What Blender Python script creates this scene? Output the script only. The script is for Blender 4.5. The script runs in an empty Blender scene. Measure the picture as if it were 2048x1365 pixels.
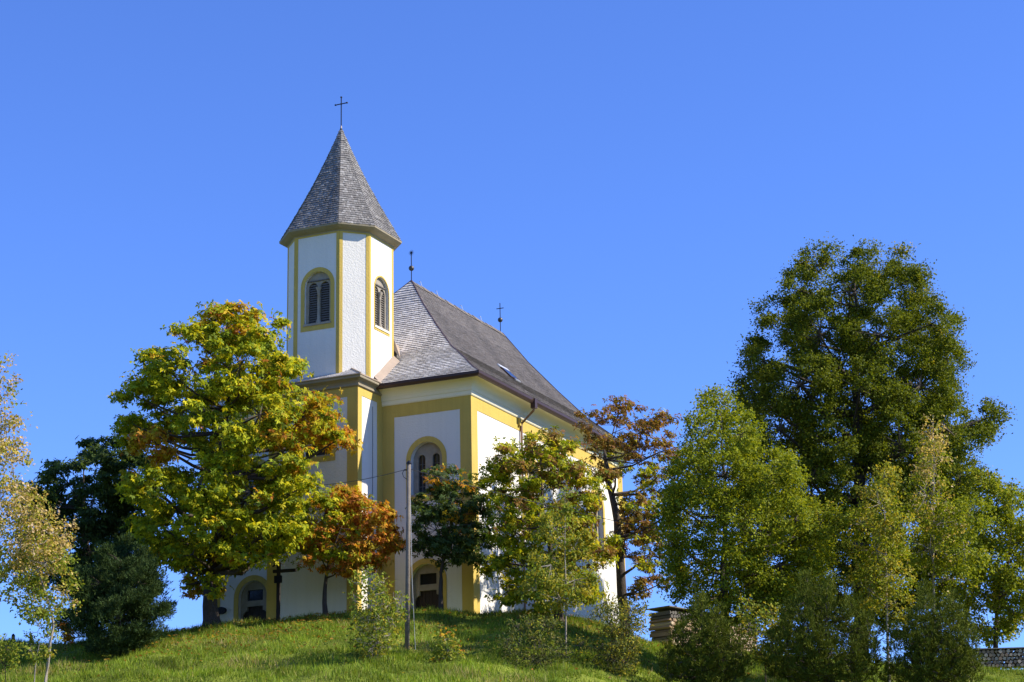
import bpy, math, random
import numpy as np
from mathutils import Vector, Matrix
from mathutils.geometry import tessellate_polygon
random.seed(7); rng = np.random.default_rng(7)
SC = bpy.context.scene; COL = SC.collection

# ------------------------------------------------------------------ camera
W_PX, H_PX, FPX = 2048., 1365., 4000.
PITCH, ROLL, AZ = math.radians(15.81), math.radians(-1.15), math.radians(24.5)
CAM = np.array([0., 0., 1.7])
_fw = np.array([0, math.cos(PITCH), math.sin(PITCH)]); _up = np.array([0, -math.sin(PITCH), math.cos(PITCH)])
_rt = np.array([1., 0, 0]); _c, _s = math.cos(ROLL), math.sin(ROLL)
RIGHT = _c*_rt + _s*_up; DOWN = _s*_rt - _c*_up; FWD = _fw
cd = bpy.data.cameras.new('camera'); cam = bpy.data.objects.new('camera', cd); COL.objects.link(cam)
cd.sensor_fit = 'HORIZONTAL'; cd.sensor_width = 36.0; cd.lens = 36.0*FPX/W_PX
cd.clip_start = 0.5; cd.clip_end = 8000
M = Matrix(((RIGHT[0], -DOWN[0], -FWD[0], CAM[0]), (RIGHT[1], -DOWN[1], -FWD[1], CAM[1]),
            (RIGHT[2], -DOWN[2], -FWD[2], CAM[2]), (0, 0, 0, 1)))
cam.matrix_world = M; SC.camera = cam

# church frame: u along the facade (right), v back along the nave
F = np.array([math.cos(AZ), -math.sin(AZ), 0.]); S = np.array([math.sin(AZ), math.cos(AZ), 0.])
# ------------------------------------------------------------------ light
sun_l = np.array([1.0, .305, .863])                     # towards the sun in church axes
sun_w = F*sun_l[0] + S*sun_l[1] + np.array([0, 0, sun_l[2]]); sun_w /= np.linalg.norm(sun_w)
SUN_EL = math.asin(sun_w[2]); SUN_AZ = math.atan2(sun_w[0], sun_w[1])
world = bpy.data.worlds.new('World'); SC.world = world; world.use_nodes = True
nt = world.node_tree; bg = nt.nodes['Background']
sky = nt.nodes.new('ShaderNodeTexSky'); sky.sky_type = 'NISHITA'; sky.sun_disc = False
sky.sun_elevation = SUN_EL; sky.sun_rotation = SUN_AZ; sky.altitude = 900
sky.air_density = 1.0; sky.dust_density = 0.1; sky.ozone_density = 4.0
hs = nt.nodes.new('ShaderNodeMixRGB'); hs.blend_type = 'MULTIPLY'; hs.inputs[0].default_value = 1; hs.inputs[2].default_value = (.63, .835, 1.40, 1)  # white balance of the camera
nt.links.new(sky.outputs[0], hs.inputs[1]); nt.links.new(hs.outputs[0], bg.inputs[0])
bg.inputs[1].default_value = 0.112
sl = bpy.data.lights.new('sun', 'SUN'); sl.energy = 5.0; sl.angle = math.radians(.53); sl.color = (1, .93, .80)
so = bpy.data.objects.new('sun', sl); COL.objects.link(so)
so.rotation_euler = Vector(sun_w).to_track_quat('Z', 'Y').to_euler(); so.location = (40, 20, 80)
SC.view_settings.view_transform = 'Standard'; SC.view_settings.look = 'None'
SC.view_settings.exposure = 0.72; SC.view_settings.gamma = 1.0

# ------------------------------------------------------------------ pixel helpers
def ray(x, y):
    return RIGHT*((x-W_PX/2)/FPX) + DOWN*((y-H_PX/2)/FPX) + FWD
def at_depth(x, y, Y):
    d = ray(x, y); return CAM + d*((Y-CAM[1])/d[1])
def mpp(Y): return Y/FPX*1.03

# ------------------------------------------------------------------ materials
def newmat(name):
    m = bpy.data.materials.new(name); m.use_nodes = True
    return m, m.node_tree, m.node_tree.nodes['Principled BSDF']
def mat(name, col, rough=.8, metal=0., noise=None, bump=None, spec=.3, var=.25, streak=0.):
    """plain surface with low-frequency tone variation (noise = scale) and fine relief (bump = (scale, strength))"""
    m, t, p = newmat(name)
    p.inputs['Base Color'].default_value = (*col, 1); p.inputs['Roughness'].default_value = rough
    p.inputs['Metallic'].default_value = metal; p.inputs['Specular IOR Level'].default_value = spec
    tc = t.nodes.new('ShaderNodeTexCoord')
    if noise:
        n = t.nodes.new('ShaderNodeTexNoise'); n.inputs['Scale'].default_value = noise; n.inputs['Detail'].default_value = 6
        r = t.nodes.new('ShaderNodeMapRange'); r.inputs[3].default_value = 1-var; r.inputs[4].default_value = 1+var*.5
        mx = t.nodes.new('ShaderNodeMixRGB'); mx.blend_type = 'MULTIPLY'; mx.inputs[0].default_value = 1
        mx.inputs[1].default_value = (*col, 1)
        t.links.new(tc.outputs['Object'], n.inputs['Vector']); t.links.new(n.outputs[0], r.inputs[0])
        t.links.new(r.outputs[0], mx.inputs[2]); t.links.new(mx.outputs[0], p.inputs['Base Color'])
        if streak:           # rain streaks: noise drawn out along the vertical
            mpn = t.nodes.new('ShaderNodeMapping'); mpn.inputs['Scale'].default_value = (3.2, 3.2, .16)
            n3 = t.nodes.new('ShaderNodeTexNoise'); n3.inputs['Scale'].default_value = 1.6; n3.inputs['Detail'].default_value = 7
            r3 = t.nodes.new('ShaderNodeMapRange'); r3.inputs[1].default_value = .35; r3.inputs[2].default_value = .62; r3.inputs[3].default_value = 1-streak; r3.inputs[4].default_value = 1.
            m3 = t.nodes.new('ShaderNodeMixRGB'); m3.blend_type = 'MULTIPLY'; m3.inputs[0].default_value = 1
            t.links.new(tc.outputs['Object'], mpn.inputs[0]); t.links.new(mpn.outputs[0], n3.inputs['Vector']); t.links.new(n3.outputs[0], r3.inputs[0])
            t.links.new(mx.outputs[0], m3.inputs[1]); t.links.new(r3.outputs[0], m3.inputs[2]); t.links.new(m3.outputs[0], p.inputs['Base Color'])
    if bump:
        n2 = t.nodes.new('ShaderNodeTexNoise'); n2.inputs['Scale'].default_value = bump[0]; n2.inputs['Detail'].default_value = 5
        b = t.nodes.new('ShaderNodeBump'); b.inputs['Strength'].default_value = bump[1]; b.inputs['Distance'].default_value = .05
        t.links.new(tc.outputs['Object'], n2.inputs['Vector']); t.links.new(n2.outputs[0], b.inputs['Height'])
        t.links.new(b.outputs[0], p.inputs['Normal'])
    return m
def attr_mat(name, rough=.7, translucent=0., spec=.25, tint=(1, 1, 1)):
    """colour from the per-piece colour attribute 'tint'"""
    m, t, p = newmat(name)
    a = t.nodes.new('ShaderNodeAttribute'); a.attribute_name = 'tint'
    p.inputs['Roughness'].default_value = rough; p.inputs['Specular IOR Level'].default_value = spec
    t.links.new(a.outputs['Color'], p.inputs['Base Color'])
    if translucent:
        tr = t.nodes.new('ShaderNodeBsdfTranslucent'); mx = t.nodes.new('ShaderNodeMixShader')
        g = t.nodes.new('ShaderNodeMixRGB'); g.blend_type = 'MULTIPLY'; g.inputs[0].default_value = 1
        g.inputs[2].default_value = (1.25, 1.2, .5, 1)
        t.links.new(a.outputs['Color'], g.inputs[1]); t.links.new(g.outputs[0], tr.inputs['Color'])
        mx.inputs[0].default_value = translucent
        t.links.new(p.outputs[0], mx.inputs[1]); t.links.new(tr.outputs[0], mx.inputs[2])
        t.links.new(mx.outputs[0], t.nodes['Material Output'].inputs['Surface'])
    return m
MT = {}
MT['white'] = mat('white_plaster', (.71, .675, .615), .9, noise=.5, bump=(11, .5), var=.07, streak=.035)
MT['yellow'] = mat('yellow_plaster', (.56, .395, .09), .9, noise=.8, bump=(11, .4), var=.14, streak=.07)
MT['bouncecream'] = mat('bounce_tinted_cornice', (.80, .74, .55), .85, noise=.8, var=.08)  # whitish cove plaster, with yellow bounce light mixed into its base colour
MT['stone'] = mat('beige_stone', (.33, .285, .22), .9, noise=3.0, bump=(20, .3), var=.45)
MT['tanstone'] = mat('tan_cornice', (.30, .25, .17), .85, noise=1.5, var=.25)
MT['door'] = mat('dark_door', (.028, .018, .013), .6, noise=5, var=.4)
MT['glass'] = mat('dark_pane', (.015, .018, .022), .12, spec=.6)
MT['lead'] = mat('pane_bars', (.10, .10, .10), .6)
MT['gutter'] = mat('brown_gutter', (.060, .034, .028), .45, metal=.2, noise=4, var=.2)
MT['copper'] = mat('copper_pipe', (.30, .17, .10), .4, metal=.7, noise=3, var=.35)
MT['flash'] = mat('tin_flashing', (.40, .31, .23), .5, metal=.2, noise=3, var=.2)
MT['iron'] = mat('dark_iron', (.012, .013, .02), .5, metal=.3)
MT['ball'] = mat('bronze_ball', (.10, .09, .08), .45, metal=.6, noise=6, var=.4)
MT['zinc'] = mat('pale_zinc', (.60, .62, .65), .4, metal=.4)
MT['louvre'] = mat('grey_louvre', (.13, .115, .10), .8, noise=6, var=.3)
MT['bark'] = mat('bark', (.075, .058, .045), .95, noise=5, bump=(18, .8), var=.5)
MT['barkpale'] = mat('pale_bark', (.30, .26, .21), .9, noise=6, bump=(18, .5), var=.4)
MT['pole'] = mat('weathered_pole', (.19, .16, .13), .9, noise=4, bump=(12, .5), var=.4)
MT['darkwood'] = mat('dark_wood', (.035, .025, .020), .8, noise=6, var=.4)
MT['wire'] = mat('wire', (.05, .05, .055), .6)
MT['paleline'] = mat('pale_wire', (.45, .45, .45), .6)
MT['deck'] = mat('roof_deck', (.06, .055, .05), .9)
MT['shingle'] = attr_mat('wood_shingle', .75, spec=.35)
MT['leaf'] = attr_mat('leaf', .6, .38, spec=.10)
MT['needle'] = attr_mat('needle', .8, .15, spec=.05)
MT['grass'] = attr_mat('grass_blade', .6, .35, spec=.2)
MT['log'] = attr_mat('split_log', .9)
# hill ground
gm, t, p = newmat('hill_grass')
tc = t.nodes.new('ShaderNodeTexCoord'); n = t.nodes.new('ShaderNodeTexNoise'); n.inputs['Scale'].default_value = .45; n.inputs['Detail'].default_value = 8
cr = t.nodes.new('ShaderNodeValToRGB'); cr.color_ramp.elements[0].color = (.08, .11, .012, 1); cr.color_ramp.elements[0].position = .35
cr.color_ramp.elements[1].color = (.21, .25, .03, 1); cr.color_ramp.elements[1].position = .68
n2 = t.nodes.new('ShaderNodeTexNoise'); n2.inputs['Scale'].default_value = 9; n2.inputs['Detail'].default_value = 4
bp = t.nodes.new('ShaderNodeBump'); bp.inputs['Strength'].default_value = .8; bp.inputs['Distance'].default_value = .2
t.links.new(tc.outputs['Object'], n.inputs['Vector']); t.links.new(n.outputs[0], cr.inputs[0]); t.links.new(cr.outputs[0], p.inputs['Base Color'])
t.links.new(tc.outputs['Object'], n2.inputs['Vector']); t.links.new(n2.outputs[0], bp.inputs['Height']); t.links.new(bp.outputs[0], p.inputs['Normal'])
p.inputs['Roughness'].default_value = .95; p.inputs['Specular IOR Level'].default_value = .1
MT['ground'] = gm

# ------------------------------------------------------------------ object helpers
def link(o, parent=None):
    COL.objects.link(o)
    if parent is not None: o.parent = parent
    return o
def tag(o, label=None, cat=None, group=None, kind=None):
    if label: o['label'] = label
    if cat: o['category'] = cat
    if group: o['group'] = group
    if kind: o['kind'] = kind
    return o
def empty(name, loc, rz=0.):
    o = bpy.data.objects.new(name, None); o.location = loc; o.rotation_euler = (0, 0, rz); o.empty_display_size = .3
    return link(o)
def np_mesh(name, V, Fc, material, parent=None, colors=None, smooth=False, loc=None):
    """V (n,3), Fc (m,k) array of equal-sided faces"""
    V = np.asarray(V, np.float32); Fc = np.asarray(Fc, np.int32); m, k = Fc.shape
    me = bpy.data.meshes.new(name)
    me.vertices.add(len(V)); me.vertices.foreach_set('co', V.ravel())
    me.loops.add(m*k); me.loops.foreach_set('vertex_index', Fc.ravel())
    me.polygons.add(m); me.polygons.foreach_set('loop_start', np.arange(0, m*k, k, dtype=np.int32))
    me.polygons.foreach_set('loop_total', np.full(m, k, np.int32))
    if smooth: me.polygons.foreach_set('use_smooth', np.ones(m, bool))
    me.update(calc_edges=True)
    if colors is not None:
        ca = me.color_attributes.new('tint', 'FLOAT_COLOR', 'POINT')
        c4 = np.ones((len(V), 4), np.float32); c4[:, :3] = colors; ca.data.foreach_set('color', c4.ravel())
    me.materials.append(material)
    o = bpy.data.objects.new(name, me)
    if loc is not None: o.location = loc
    return link(o, parent)
def py_mesh(name, V, Fc, material, parent=None, smooth=False):
    me = bpy.data.meshes.new(name); me.from_pydata([tuple(map(float, v)) for v in V], [], Fc); me.update()
    if smooth:
        for q in me.polygons: q.use_smooth = True
    me.materials.append(material); return link(bpy.data.objects.new(name, me), parent)
class MB:
    """collects boxes, tubes, plates; build() makes one mesh"""
    def __init__(s): s.V = []; s.F = []
    def add(s, V, Fc):
        b = len(s.V); s.V += [tuple(v) for v in V]; s.F += [tuple(i+b for i in f) for f in Fc]; return s
    def box(s, x0, x1, y0, y1, z0, z1):
        V = [(x, y, z) for z in (z0, z1) for y in (y0, y1) for x in (x0, x1)]
        return s.add(V, [(0, 2, 3, 1), (4, 5, 7, 6), (0, 1, 5, 4), (2, 6, 7, 3), (0, 4, 6, 2), (1, 3, 7, 5)])
    def tube(s, pts, rad, n=6, cap=True):
        pts = [np.array(p, float) for p in pts]; rad = rad if hasattr(rad, '__len__') else [rad]*len(pts)
        V = []; ref = np.array([.13, .31, .94])
        for i, p in enumerate(pts):
            d = pts[min(i+1, len(pts)-1)]-pts[max(i-1, 0)]; d = d/(np.linalg.norm(d)+1e-9)
            if abs(d@ref) > .95: rr = np.array([1., 0, 0])
            else: rr = ref
            a = np.cross(d, rr); a /= np.linalg.norm(a); b = np.cross(d, a)
            for k in range(n):
                th = 2*math.pi*k/n; V.append(p+(a*math.cos(th)+b*math.sin(th))*rad[i])
        Fc = [(i*n+k, i*n+(k+1) % n, (i+1)*n+(k+1) % n, (i+1)*n+k) for i in range(len(pts)-1) for k in range(n)]
        if cap: Fc += [tuple(range(n))[::-1], tuple((len(pts)-1)*n+k for k in range(n))]
        return s.add(V, Fc)
    def lathe(s, c, prof, n=16):
        V = [(c[0]+r*math.cos(2*math.pi*k/n), c[1]+r*math.sin(2*math.pi*k/n), c[2]+z) for r, z in prof for k in range(n)]
        return s.add(V, [(i*n+k, i*n+(k+1) % n, (i+1)*n+(k+1) % n, (i+1)*n+k) for i in range(len(prof)-1) for k in range(n)])
    def plate(s, outer, holes, mp, d0, d1):
        """2D outline with holes, extruded from depth d0 to d1; mp(a, b, d) -> xyz"""
        loops = [outer]+list(holes); flat = [q for l in loops for q in l]
        tris = tessellate_polygon([[Vector((a, b, 0)) for a, b in l] for l in loops])
        n = len(flat); V = [mp(a, b, d0) for a, b in flat]+[mp(a, b, d1) for a, b in flat]
        Fc = [tuple(q) for q in tris]+[tuple(i+n for i in q[::-1]) for q in tris]
        o = 0
        for l in loops:
            k = len(l); Fc += [(o+i, o+(i+1) % k, o+(i+1) % k+n, o+i+n) for i in range(k)]; o += k
        return s.add(V, Fc)
    def build(s, name, material, parent=None, smooth=False): return py_mesh(name, s.V, s.F, material, parent, smooth)
def rect(a0, a1, b0, b1): return [(a0, b0), (a1, b0), (a1, b1), (a0, b1)]
def arch(ac, w, b0, btop, n=14):
    r = w/2; bs = btop-r
    return [(ac-r, b0), (ac+r, b0)]+[(ac+r*math.cos(math.pi*i/n), bs+r*math.sin(math.pi*i/n)) for i in range(n+1)]

# ------------------------------------------------------------------ terrain
CREST_Y = 102.
_cp = [(-900, 1315), (-300, 1296), (0, 1287), (130, 1290), (180, 1286), (320, 1269), (390, 1259), (460, 1251), (560, 1244), (650, 1234),
       (720, 1228), (820, 1224), (946, 1229), (1100, 1229), (1205, 1252), (1300, 1291), (1450, 1309), (1560, 1313), (1700, 1326),
       (1950, 1338), (2048, 1343), (2500, 1358), (3200, 1380)]
_cw = np.array([at_depth(x, y, CREST_Y) for x, y in _cp])
def ground(X, Y):
    X = np.asarray(X, float); Y = np.asarray(Y, float)
    zc = np.interp(X, _cw[:, 0], _cw[:, 2])
    d = CREST_Y-Y
    front = zc-.26*(np.sqrt(np.maximum(d, 0)**2+1.0)-1.0)-.02*np.clip(d, 0, 5)
    back = zc-.015*np.clip(-d, 0, 45)-.20*np.clip(-d-45, 0, 200)
    z = np.where(d > 0, front, back)
    z = z+.17*np.sin(X*.9+Y*.5)*np.sin(Y*.7-X*.3)*np.clip(d/3, 0, 1)+.06*np.sin(X*3.7+Y)*np.sin(Y*3.1-X*1.3)*np.clip(d/2, 0, 1)+.05*np.sin(X*2.3+1)*np.sin(Y*1.9)*np.clip(d/3, 0, 1)
    zf = np.maximum(z, 0)
    return np.where(z > 2, zf, zf*.5+.5*np.maximum(z*.6+.8, 0))*np.clip((140-np.abs(X))/60, 0, 1)
def ground_hit(x, y):
    d = ray(x, y); lo = 50/d[1]
    for k in range(4000):
        t_ = lo+k*.02; P = CAM+d*t_
        if P[2] <= ground(P[0], P[1]): return P
        if P[1] > 125: break
    return None
gx = np.unique(np.concatenate([np.linspace(-3000, -200, 8), np.linspace(-200, -36, 24), np.linspace(-36, 40, 190), np.linspace(40, 200, 24), np.linspace(200, 3000, 8)]))
gy = np.unique(np.concatenate([np.linspace(-1500, 30, 10), np.linspace(30, 74, 30), np.linspace(74, 110, 120), np.linspace(110, 160, 20), np.linspace(160, 320, 20), np.linspace(320, 5000, 10)]))
GX, GY = np.meshgrid(gx, gy); GZ = ground(GX, GY); nx, ny = len(gx), len(gy)
idx = np.arange(nx*ny).reshape(ny, nx)
quads = np.stack([idx[:-1, :-1], idx[:-1, 1:], idx[1:, 1:], idx[1:, :-1]], -1).reshape(-1, 4)
hill = np_mesh('hill', np.stack([GX, GY, GZ], -1).reshape(-1, 3), quads, MT['ground'], smooth=True); tag(hill, kind='structure')

# ------------------------------------------------------------------ church
C0 = at_depth(946.9, 1180, 105.); Z0 = 15.0
church = empty('church', (C0[0], C0[1], Z0), -AZ)
tag(church, 'white and yellow church with shingled octagonal tower on the grassy hill', 'church')
def Zl(z): return z-Z0
NL, NW = 22.0, 16.4                 # nave length and width
TU0, TU1, TV = -10.97, -5.43, -2.78  # lower tower
OC, OV, OH, OB = -8.2, .16, 2.64, 1.42  # octagon centre, half width, half face
FR_ = lambda a, b, d: (a, d, Zl(b))            # facade plane v = d
def front_at(v): return lambda a, b, d: (a, v+d, Zl(b))
def side_at(u): return lambda a, b, d: (u-d, a, Zl(b))
WT = 28.6                           # wall top
nave = MB(); mp = front_at(0.)
PORT = [(-2.80, 2.42), (-13.60, 2.42)]; WIN = [(-2.72, 2.46), (-13.68, 2.46)]
holes = [arch(c, 1.86, 15.02, 19.48) for c, w in PORT]+[arch(c, 1.92, 23.2, 26.15) for c, w in WIN]
nave.plate(rect(-NW, 0, 15.0, WT), holes, mp, 0, .55)
SWIN = [8.2, 17.6]
nave.plate(rect(.55, NL, 15.0, WT), [arch(v, 1.92, 22.2, 26.15) for v in SWIN], side_at(0.), 0, .55)
nave.box(-NW, -NW+.55, .55, NL, 0, Zl(WT)); nave.box(-NW+.55, -.55, NL-.55, NL, 0, Zl(WT))
nave.build('nave_wall', MT['white'], church)
# yellow corner strips, bands
def strip(name, outer, holes, mp, d0=-.022, d1=.01): return MB().plate(outer, holes, mp, d0, d1).build(name, MT['yellow'], church)
YB = 27.74
strip('corner_strip', rect(-.66, .02, 15.0, 28.5), [], mp); strip('corner_strip', rect(TU1, -4.68, 15.0, 28.5), [], mp)
strip('corner_strip', rect(-NW-.02, -NW+.66, 15.0, 28.5), [], mp); strip('corner_strip', rect(-NW+4.68+.9, TU0, 15.0, 28.5), [], mp)
strip('top_band', rect(-4.68, -.66, YB, 28.5), [], mp); strip('top_band', rect(-NW+.66, TU0-.8, YB, 28.5), [], mp)
strip('corner_strip', rect(.001, .75, 15.0, 28.5), [], side_at(0.)); strip('corner_strip', rect(NL-.75, NL, 15.0, 28.5), [], side_at(0.))
strip('top_band', rect(.75, NL-.75, YB, 28.5), [], side_at(0.))
# windows and portals -------------------------------------------------
def lights(parent, mp, c, w, zb, zt, lw, gap, depth, stone='stone', slats=False):
    """stone slab with two round-headed lights, dark panes behind"""
    hs_ = [arch(c+s*(lw+gap)/2, lw, zb+.12, zt-.62, 8) for s in (-1, 1)]
    MB().plate(arch(c, w+.04, zb-.03, zt+.02), hs_, mp, depth, depth+.16).build('stone_infill', MT[stone], parent)
    for s in (-1, 1):
        cc = c+s*(lw+gap)/2
        if slats:
            m = MB(); k = int((zt-.62-zb-.12)/.13)
            for i in range(k):
                z = zb+.16+i*.13; m.plate([(depth+.10, z), (depth+.12, z), (depth+.22, z+.10), (depth+.20, z+.10)], [], lambda a, b, d: mp(d, b, a), cc-lw/2-.02, cc+lw/2+.02)
            m.build('louvre', MT['louvre'], parent)
            MB().plate(rect(cc-lw/2-.05, cc+lw/2+.05, zb, zt-.5), [], mp, depth+.26, depth+.30).build('dark_back', MT['door'], parent)
        else:
            pn = MB().plate(rect(cc-lw/2-.05, cc+lw/2+.05, zb, zt-.55), [], mp, depth+.13, depth+.15).build('pane', MT['glass'], parent)
            m = MB(); m.plate(rect(cc-.018, cc+.018, zb, zt-.55), [], mp, depth+.105, depth+.128)
            for z in np.arange(zb+.5, zt-.8, .62): m.plate(rect(cc-lw/2, cc+lw/2, z, z+.03), [], mp, depth+.11, depth+.126)
            m.build('glazing_bars', MT['lead'], parent)
def column(parent, P, h, r):
    prof = [(r*1.9, 0), (r*1.9, .10), (r*1.4, .14), (r*1.5, .20), (r*1.05, .26), (r, h*.5), (r*.92, h-.42), (r*1.15, h-.40), (r*1.0, h-.36), (r*1.3, h-.18), (r*2.0, h-.05), (r*2.0, h)]
    MB().lathe(P, prof, 14).build('column', MT['stone'], parent, True)
def arched_window(name, c, w, zb, zt, mp, slats=False, col=False):
    e = MB().plate(arch(c, w+.54, zb-.32, zt+.31, 18), [arch(c, w, zb, zt, 18)], mp, -.03, .012).build(name, MT['yellow'], church)
    MB().plate(rect(c-w/2, c+w/2, zb-.02, zb+.08), [], mp, -.06, .2).build('sill', MT['stone'], e)
    lights(e, mp, c, w, zb+.06, zt, .44, .44, .30, slats=slats)
    return e
for c, w in WIN: arched_window('window', c, 1.92, 23.2, 26.15, mp)
for v in SWIN: arched_window('window', v, 1.92, 22.2, 26.15, side_at(0.))
for c, w in PORT:
    e = MB().plate(arch(c, 2.46, 15.03, 19.78, 20), [arch(c, 1.86, 15.0, 19.48, 20)], mp, -.03, .012).build('portal', MT['yellow'], church)
    dh = [(c-.80, 15.1), (c+.80, 15.1), (c+.80, 17.55), (c+.74, 17.72), (c+.60, 17.82), (c+.50, 17.84), (c+.50, 18.08), (c-.50, 18.08), (c-.50, 17.84), (c-.60, 17.82), (c-.74, 17.72), (c-.80, 17.55)]
    MB().plate(arch(c, 1.9, 15.0, 19.5, 18), [dh, rect(c-.50, c+.50, 18.40, 18.99)], mp, .24, .42).build('stone_surround', MT['stone'], e)
    m = MB()
    for i in range(8): m.plate(rect(c-.84+i*.21, c-.84+i*.21+.197, 15.0, 18.1), [], mp, .37+.008*(i % 2), .43)
    d = m.build('door', MT['door'], e); MB().lathe((c+.1, .35, Zl(16.9)), [(.0, -.05), (.045, -.02), (.045, .02), (0, .05)], 8).build('handle', MT['iron'], d)
    MB().plate(rect(c-.55, c+.55, 18.35, 19.04), [], mp, .36, .39).build('transom_pane', MT['glass'], e)
# cornice: profile (out, z) swept round the nave front and sides
def sweep(prof, path, name, material, parent, closed=False):
    """prof (outward offset, z) ; path list of (u, v, nu, nv) with outward mitre direction"""
    V = [(u+nu*o, v+nv*o, Zl(z)) for u, v, nu, nv in path for o, z in prof]; k = len(prof); n = len(path)
    Fc = [(i*k+j, ((i+1) % n)*k+j, ((i+1) % n)*k+j+1, i*k+j+1) for i in range(n if closed else n-1) for j in range(k-1)]
    return py_mesh(name, V, Fc, material, parent)
NPATH = [(TU1, 0, 0, -1), (0, 0, 1, -1), (0, NL, 1, 1), (-NW, NL, -1, 1), (-NW, 0, -1, -1), (TU0, 0, 0, -1)]
cove = [(0, 28.44), (.06, 28.44), (.10, 28.50), (.10, 28.68), (.14, 28.72)]+[(.14+.56*(1-math.cos(a)), 28.74+.52*math.sin(a)) for a in np.linspace(0, math.pi/2, 8)]+[(.76, 29.26), (.76, 29.32), (0, 29.34)]
cor = sweep(cove, NPATH, 'cornice', MT['bouncecream'], church)
sweep([(.70, 29.27), (.80, 29.22), (.92, 29.24), (.98, 29.36), (.98, 29.50), (.95, 29.50), (.93, 29.40), (.80, 29.42)], NPATH, 'gutter', MT['gutter'], church)
# ---- shingles
def shingles(Lf, Rf, ncourse, width, palette, lift=.028, parent=None, name='shingles', jit=.25, over=1.35, twist=.008):
    """courses between edge curves Lf(t), Rf(t), each shingle a thin tilted slab"""
    Vs, Fs, Cs = [], [], []; b = 0
    for i in range(ncourse):
        t0 = i/ncourse; t1 = min(1., (i+over)/ncourse)
        L0, R0, L1, R1 = (np.array(q) for q in (Lf(t0), Rf(t0), Lf(t1), Rf(t1)))
        ln = np.linalg.norm(R0-L0)
        if ln < width*.4: continue
        nrm = np.cross(R0-L0, (L1+R1)/2-(L0+R0)/2); nrm /= np.linalg.norm(nrm)
        n = max(1, int(round(ln/width))); ed = np.linspace(0, 1, n+1)
        if n > 1:
            ed[1:-1] += (rng.random(n-1)-.5)*.5/n
            ed = ed if i % 2 == 0 else np.clip(ed+.5/n*np.r_[0, np.ones(n-1), 0], 0, 1)
        for k in range(n):
            a, c = ed[k]+.03/n, ed[k+1]-.03/n
            j = (rng.random()-.5)*jit/ncourse; tt = max(0, t0+j)
            La, Ra = np.array(Lf(tt)), np.array(Rf(tt))
            up = lift*(.88+.24*rng.random()); th = .022
            p = [La+(Ra-La)*a+nrm*up, La+(Ra-La)*c+nrm*(up+twist*(rng.random()-.5)), L1+(R1-L1)*c+nrm*.004, L1+(R1-L1)*a+nrm*.004]
            q = [p[0]-nrm*th, p[1]-nrm*th]
            Vs += [*p, *q]; Fs += [(b, b+1, b+2, b+3), (b+4, b+5, b+1, b), (b+4, b, b+3, b+3), (b+1, b+5, b+2, b+2)]
            col = np.array(palette[rng.integers(len(palette))])*(.86+.28*rng.random())*(.9+.14*math.sin(k*.37+i*.05)*math.sin(k*.11+1.3)); Cs += [col]*6; b += 6
    Fs = [tuple(dict.fromkeys(f)) for f in Fs]
    F4 = np.array([f for f in Fs if len(f) == 4]); F3 = np.array([f for f in Fs if len(f) == 3])
    me = bpy.data.meshes.new(name); me.from_pydata([tuple(v) for v in Vs], [], Fs); me.update()
    ca = me.color_attributes.new('tint', 'FLOAT_COLOR', 'POINT'); c4 = np.ones((len(Vs), 4), np.float32); c4[:, :3] = np.array(Cs); ca.data.foreach_set('color', c4.ravel())
    me.materials.append(MT['shingle']); o = link(bpy.data.objects.new(name, me), parent); o['kind'] = 'stuff'; return o
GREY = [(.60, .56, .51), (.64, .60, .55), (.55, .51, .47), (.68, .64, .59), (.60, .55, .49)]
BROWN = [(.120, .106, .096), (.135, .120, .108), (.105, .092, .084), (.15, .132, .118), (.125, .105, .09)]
# nave roof: bell-cast profile, t from eave to ridge
_rt_t = [0, .09, .18, .38, .59, .81, 1.0]; _rt_z = [29.47, 30.08, 30.80, 32.25, 34.22, 36.42, 38.62]
def rz(t): return float(np.interp(t, _rt_t, _rt_z))
EO = .90                             # eave overhang
RV0, RV1 = 8.9, 22.0                 # ridge ends (v)
def side_L(t): return (EO-t*(EO-OC), -EO+t*(RV0+EO), Zl(rz(t)))
def side_R(t): return (EO-t*(EO-OC), NL+EO+t*(RV1-NL-EO), Zl(rz(t)))
def west_L(t): return (2*OC-EO+t*(EO-OC), -EO+t*(RV0+EO), Zl(rz(t)))
def west_R(t): return (2*OC-EO+t*(EO-OC), NL+EO+t*(RV1-NL-EO), Zl(rz(t)))
ts = [0, .05, .09, .18, .28, .38, .48, .59, .7, .81, .9, 1.0]
V = []; Fc = []
for t_ in ts: V += [west_L(t_), side_L(t_), side_R(t_), west_R(t_)]
for i in range(len(ts)-1):
    for k in range(4): Fc.append((i*4+k, i*4+(k+1) % 4, (i+1)*4+(k+1) % 4, (i+1)*4+k))
V = [(a, b, c-.02) for a, b, c in V]
nroof = py_mesh('nave_roof', V, Fc, MT['deck'], church)
shingles(side_L, side_R, 64, .24, BROWN, parent=nroof, lift=.03)
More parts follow.
